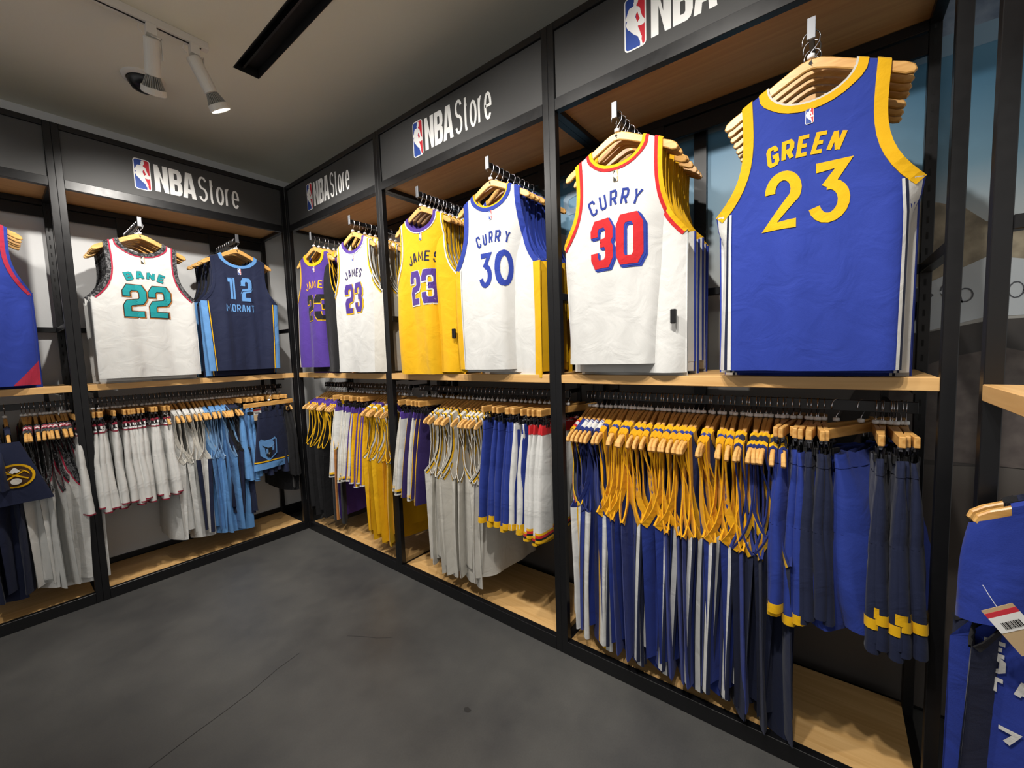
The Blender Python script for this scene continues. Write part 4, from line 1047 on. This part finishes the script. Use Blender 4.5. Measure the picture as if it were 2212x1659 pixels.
tag_card('price_tag', 'kraft price tag with red band hanging by the bear-face shorts', (-.325, -.035, 1.03), (0, R(-4), R(5)), .055, .085)

# navy short-sleeved top whose wide sleeve faces out, with the round pick emblem (far left bay)
loc = (-1.475, .2, 1.1855)
t = thing('short_sleeved_top', 'navy short-sleeved top with round yellow crossed pickaxe emblem on its sleeve', 'top', loc, R(90), 'navy top with pickaxe sleeve emblem')
ST['teeplain'] = dict(body='navy', collar=[(-.001, .016, 'navy')])
put_parts(t, parts_for('teeplain', 77, L=.88, T=.02, fold=.012))
def sleeve_pt(e, z, o=0.0):   # e runs to the right as seen from the aisle
    q = (-.185 - z) / .315; hw_ = .035 + .085 * q
    return (-.235 - .022 * math.sin(min(1, q * 1.3) * 1.57) - .012 * math.cos(e / hw_ * 1.57) + .006 * math.sin(e * 40 + 1) * q - o, -e - .01 * q, z)
V = []; n = 15
for i, q in enumerate(np.linspace(0, 1, 11)):
    hw_ = .035 + .085 * q
    row = [sleeve_pt(e, -.185 - .315 * q) for e in np.linspace(-hw_, hw_, n)]
    V += row + [(p[0] + .028, p[1], p[2]) for p in row[::-1]]
m2 = 2 * n
sv = obj('sleeve', MB().add(V, [(i * m2 + k, i * m2 + (k + 1) % m2, (i + 1) * m2 + (k + 1) % m2, (i + 1) * m2 + k) for i in range(10) for k in range(m2)]).me('sleeve', 'navy', True), t)
ex, ez = 0.0, -.355
e_ = lambda pts: [(ex + x * .068, ez + z * .062) for x, z in pts]
circ = lambda r, n=28: [(r * math.cos(2 * math.pi * i / n), r * math.sin(2 * math.pi * i / n)) for i in range(n)]
def bar2(a, b, w2):
    d = Vector((b[0] - a[0], b[1] - a[1])).normalized() * w2; n_ = (-d.y, d.x)
    return [(a[0] + n_[0], a[1] + n_[1]), (b[0] + n_[0], b[1] + n_[1]), (b[0] - n_[0], b[1] - n_[1]), (a[0] - n_[0], a[1] - n_[1])]
for i, (n2, lp, c) in enumerate([('pick_emblem', e_(circ(1)), Y), ('emblem_field', e_(circ(.84)), 'brown'), ('pick_handle', e_(bar2((-.62, -.32), (.5, .38), .055)), Y), ('pick_handle', e_(bar2((.62, -.32), (-.5, .38), .055)), Y),
    ('pick_head', e_([(.72, .0), (.66, .25), (.45, .45), (.2, .52), (.45, .36), (.58, .2)]), Y), ('pick_head', e_([(-.72, .0), (-.66, .25), (-.45, .45), (-.2, .52), (-.45, .36), (-.58, .2)]), Y),
    ('emblem_peak', e_([(-.28, .35), (-.1, .62), (.02, .74), (.12, .62), (.28, .38), (.1, .26), (0, .32), (-.1, .24)]), 'white'), ('emblem_ball', e_([(x * .28, -.42 + y * .26) for x, y in circ(1, 16)]), 'cream')]):
    obj(n2, MB().poly([lp], lambda x, z: sleeve_pt(x, z, .004 + .0012 * i)).me(n2, c), sv)
put_hanger('h', loc, R(90), 'wooden hanger of the navy pickaxe-emblem top', 'wooden hangers on the lower rails')

# letters on the blue top at the right edge and its tag
root = LOWOBJ[('E', 'shirt', 0)]
Jk = Jer(seed=200, L=.86, T=.02, fold=.012, lean=.02, bow=.012)
for ch, x, z in (('E', -.176, -.47), ('D', -.178, -.505), ('T', -.176, -.55), ('7', -.155, -.65), ('A', -.135, -.54)):
    obj('printed_letter', Jk.print2d(Jk.word(ch, x, z, .032, .036, .009, .01), .003).me('printed_letter', 'white'), root)
tag_card('price_tag', 'kraft price tag with red band and barcode at right edge', (-.335, -3.612, .845), (0, R(-38), R(-90)), .05, .09)

# ------------------------------------------------------------------ ceiling track, lamps, dome
tr = thing('lamp_track', 'white ceiling track carrying the two spot lamps by the corner', 'lamp track', (0, 0, 0))
obj('track_bar', MB().box((-2.6, -.918, CZ - .034), (-.722, -.882, CZ), .002).me('track_bar', 'lampw'), tr)
obj('track_slot', MB().box((-2.58, -.904, CZ - .0355), (-.75, -.896, CZ - .0335)).me('track_slot', 'slot'), tr)
tr2 = thing('lamp_track', 'white ceiling track running along the right run behind the viewer', 'lamp track', (0, 0, 0))
obj('track_bar', MB().box((-1.138, -3.7, CZ - .034), (-1.102, -1.35, CZ), .002).me('track_bar', 'lampw'), tr2)
def lathe(prof, n=20):
    V = [(r * math.cos(2 * math.pi * k / n), r * math.sin(2 * math.pi * k / n), z) for r, z in prof for k in range(n)]
    return MB().add(V, [(i * n + k, i * n + (k + 1) % n, (i + 1) * n + (k + 1) % n, (i + 1) * n + k) for i in range(len(prof) - 1) for k in range(n)])
can = lathe([(.002, .02), (.026, .02), (.030, .014), (.030, -.125), (.026, -.128), (.002, -.128)]).me('lamp_can', 'lampw', False)
fins = MB()
for k in range(26):
    a = 2 * math.pi * k / 26; c_, s_ = math.cos(a), math.sin(a)
    q = [(.020, -.128), (.026, -.128), (.043, -.178), (.030, -.178)]
    V = []
    for sg in (-1, 1):
        for r, z in q: V.append((r * c_ - sg * .0012 * s_, r * s_ + sg * .0012 * c_, z))
    fins.add(V, [(0, 1, 2, 3), (7, 6, 5, 4), (0, 4, 5, 1), (1, 5, 6, 2), (2, 6, 7, 3), (3, 7, 4, 0)])
fl = lathe([(.018, -.126), (.030, -.178)]); fins.add(fl.v, fl.f)
fins = fins.me('bulb_fins', 'lampfin')
rim = lathe([(.030, -.176), (.046, -.176), (.048, -.200), (.044, -.204), (.040, -.200)]).me('bulb_rim', 'lampw')
face = lathe([(.042, -.201), (.02, -.199), (.0005, -.1985)]).me('bulb_face', 'bulb')
bracket = MB().box((-.018, -.018, -.045), (.018, .018, .0)).box((.034, -.006, -.135), (.037, .006, -.04)).box((-.002, -.006, -.048), (.037, .006, -.043)).me('lamp_adapter', 'lampw')
loopw = MB().tube([(-.03, 0, -.05), (-.045, 0, -.035), (-.04, 0, -.015), (-.02, 0, -.01)], .002, 5).me('lamp_cable', 'lampw')
NAMES = ['white spot lamp on the ceiling track, left of the two', 'white spot lamp with bright face at the track end', 'white spot lamp on the track above the far left bay', 'white spot lamp above the bay right of the corner',
         'white spot lamp above the middle right bay', 'white spot lamp above the nearest right bay', 'unseen spot lamp added to brighten the nearest right base deck', 'white spot lamp nearest the right-edge bay']
for i, (x, y, aim, watts, cone) in enumerate(LAMPS):
    t = thing('spot_lamp', NAMES[i], 'spot lamp', (x, y, CZ - .034), 0, 'white track spot lamps')
    obj('lamp_adapter', bracket, t)
    head_z = -.075
    d = (Vector(aim) - Vector((x, y, CZ - .034 + head_z))).normalized()
    q = d.to_track_quat('-Z', 'Y')
    hd = obj('lamp_can', can, t); hd.location = (0, 0, head_z); hd.rotation_mode = 'QUATERNION'; hd.rotation_quaternion = q
    for n_, m_ in (('bulb_fins', fins), ('bulb_rim', rim), ('bulb_face', face)): obj(n_, m_, hd)
    obj('lamp_cable', loopw, t)
    ld = bpy.data.lights.new('spot_light', 'SPOT'); ld.energy = watts * 1.0; ld.color = SPOT_COL; ld.spot_size = R(cone); ld.spot_blend = .75; ld.shadow_soft_size = .03
    lo = bpy.data.objects.new('spot_light', ld); C.objects.link(lo)
    lo.location = Vector((x, y, CZ - .034 + head_z)) + d * .225; lo.rotation_mode = 'QUATERNION'; lo.rotation_quaternion = q
dm = thing('ceiling_dome', 'black half-dome camera in a pale collar on the ceiling behind the lamps', 'dome camera', (-.862, -.36, CZ))
obj('dome_collar', lathe([(.095, 0), (.092, -.012), (.075, -.016)], 28).me('dome_collar', 'lampw', True), dm)
obj('dome_shell', lathe([(.072, -.014), (.070, -.03), (.055, -.055), (.03, -.068), (.001, -.072)], 28).me('dome_shell', 'plastic', True), dm)
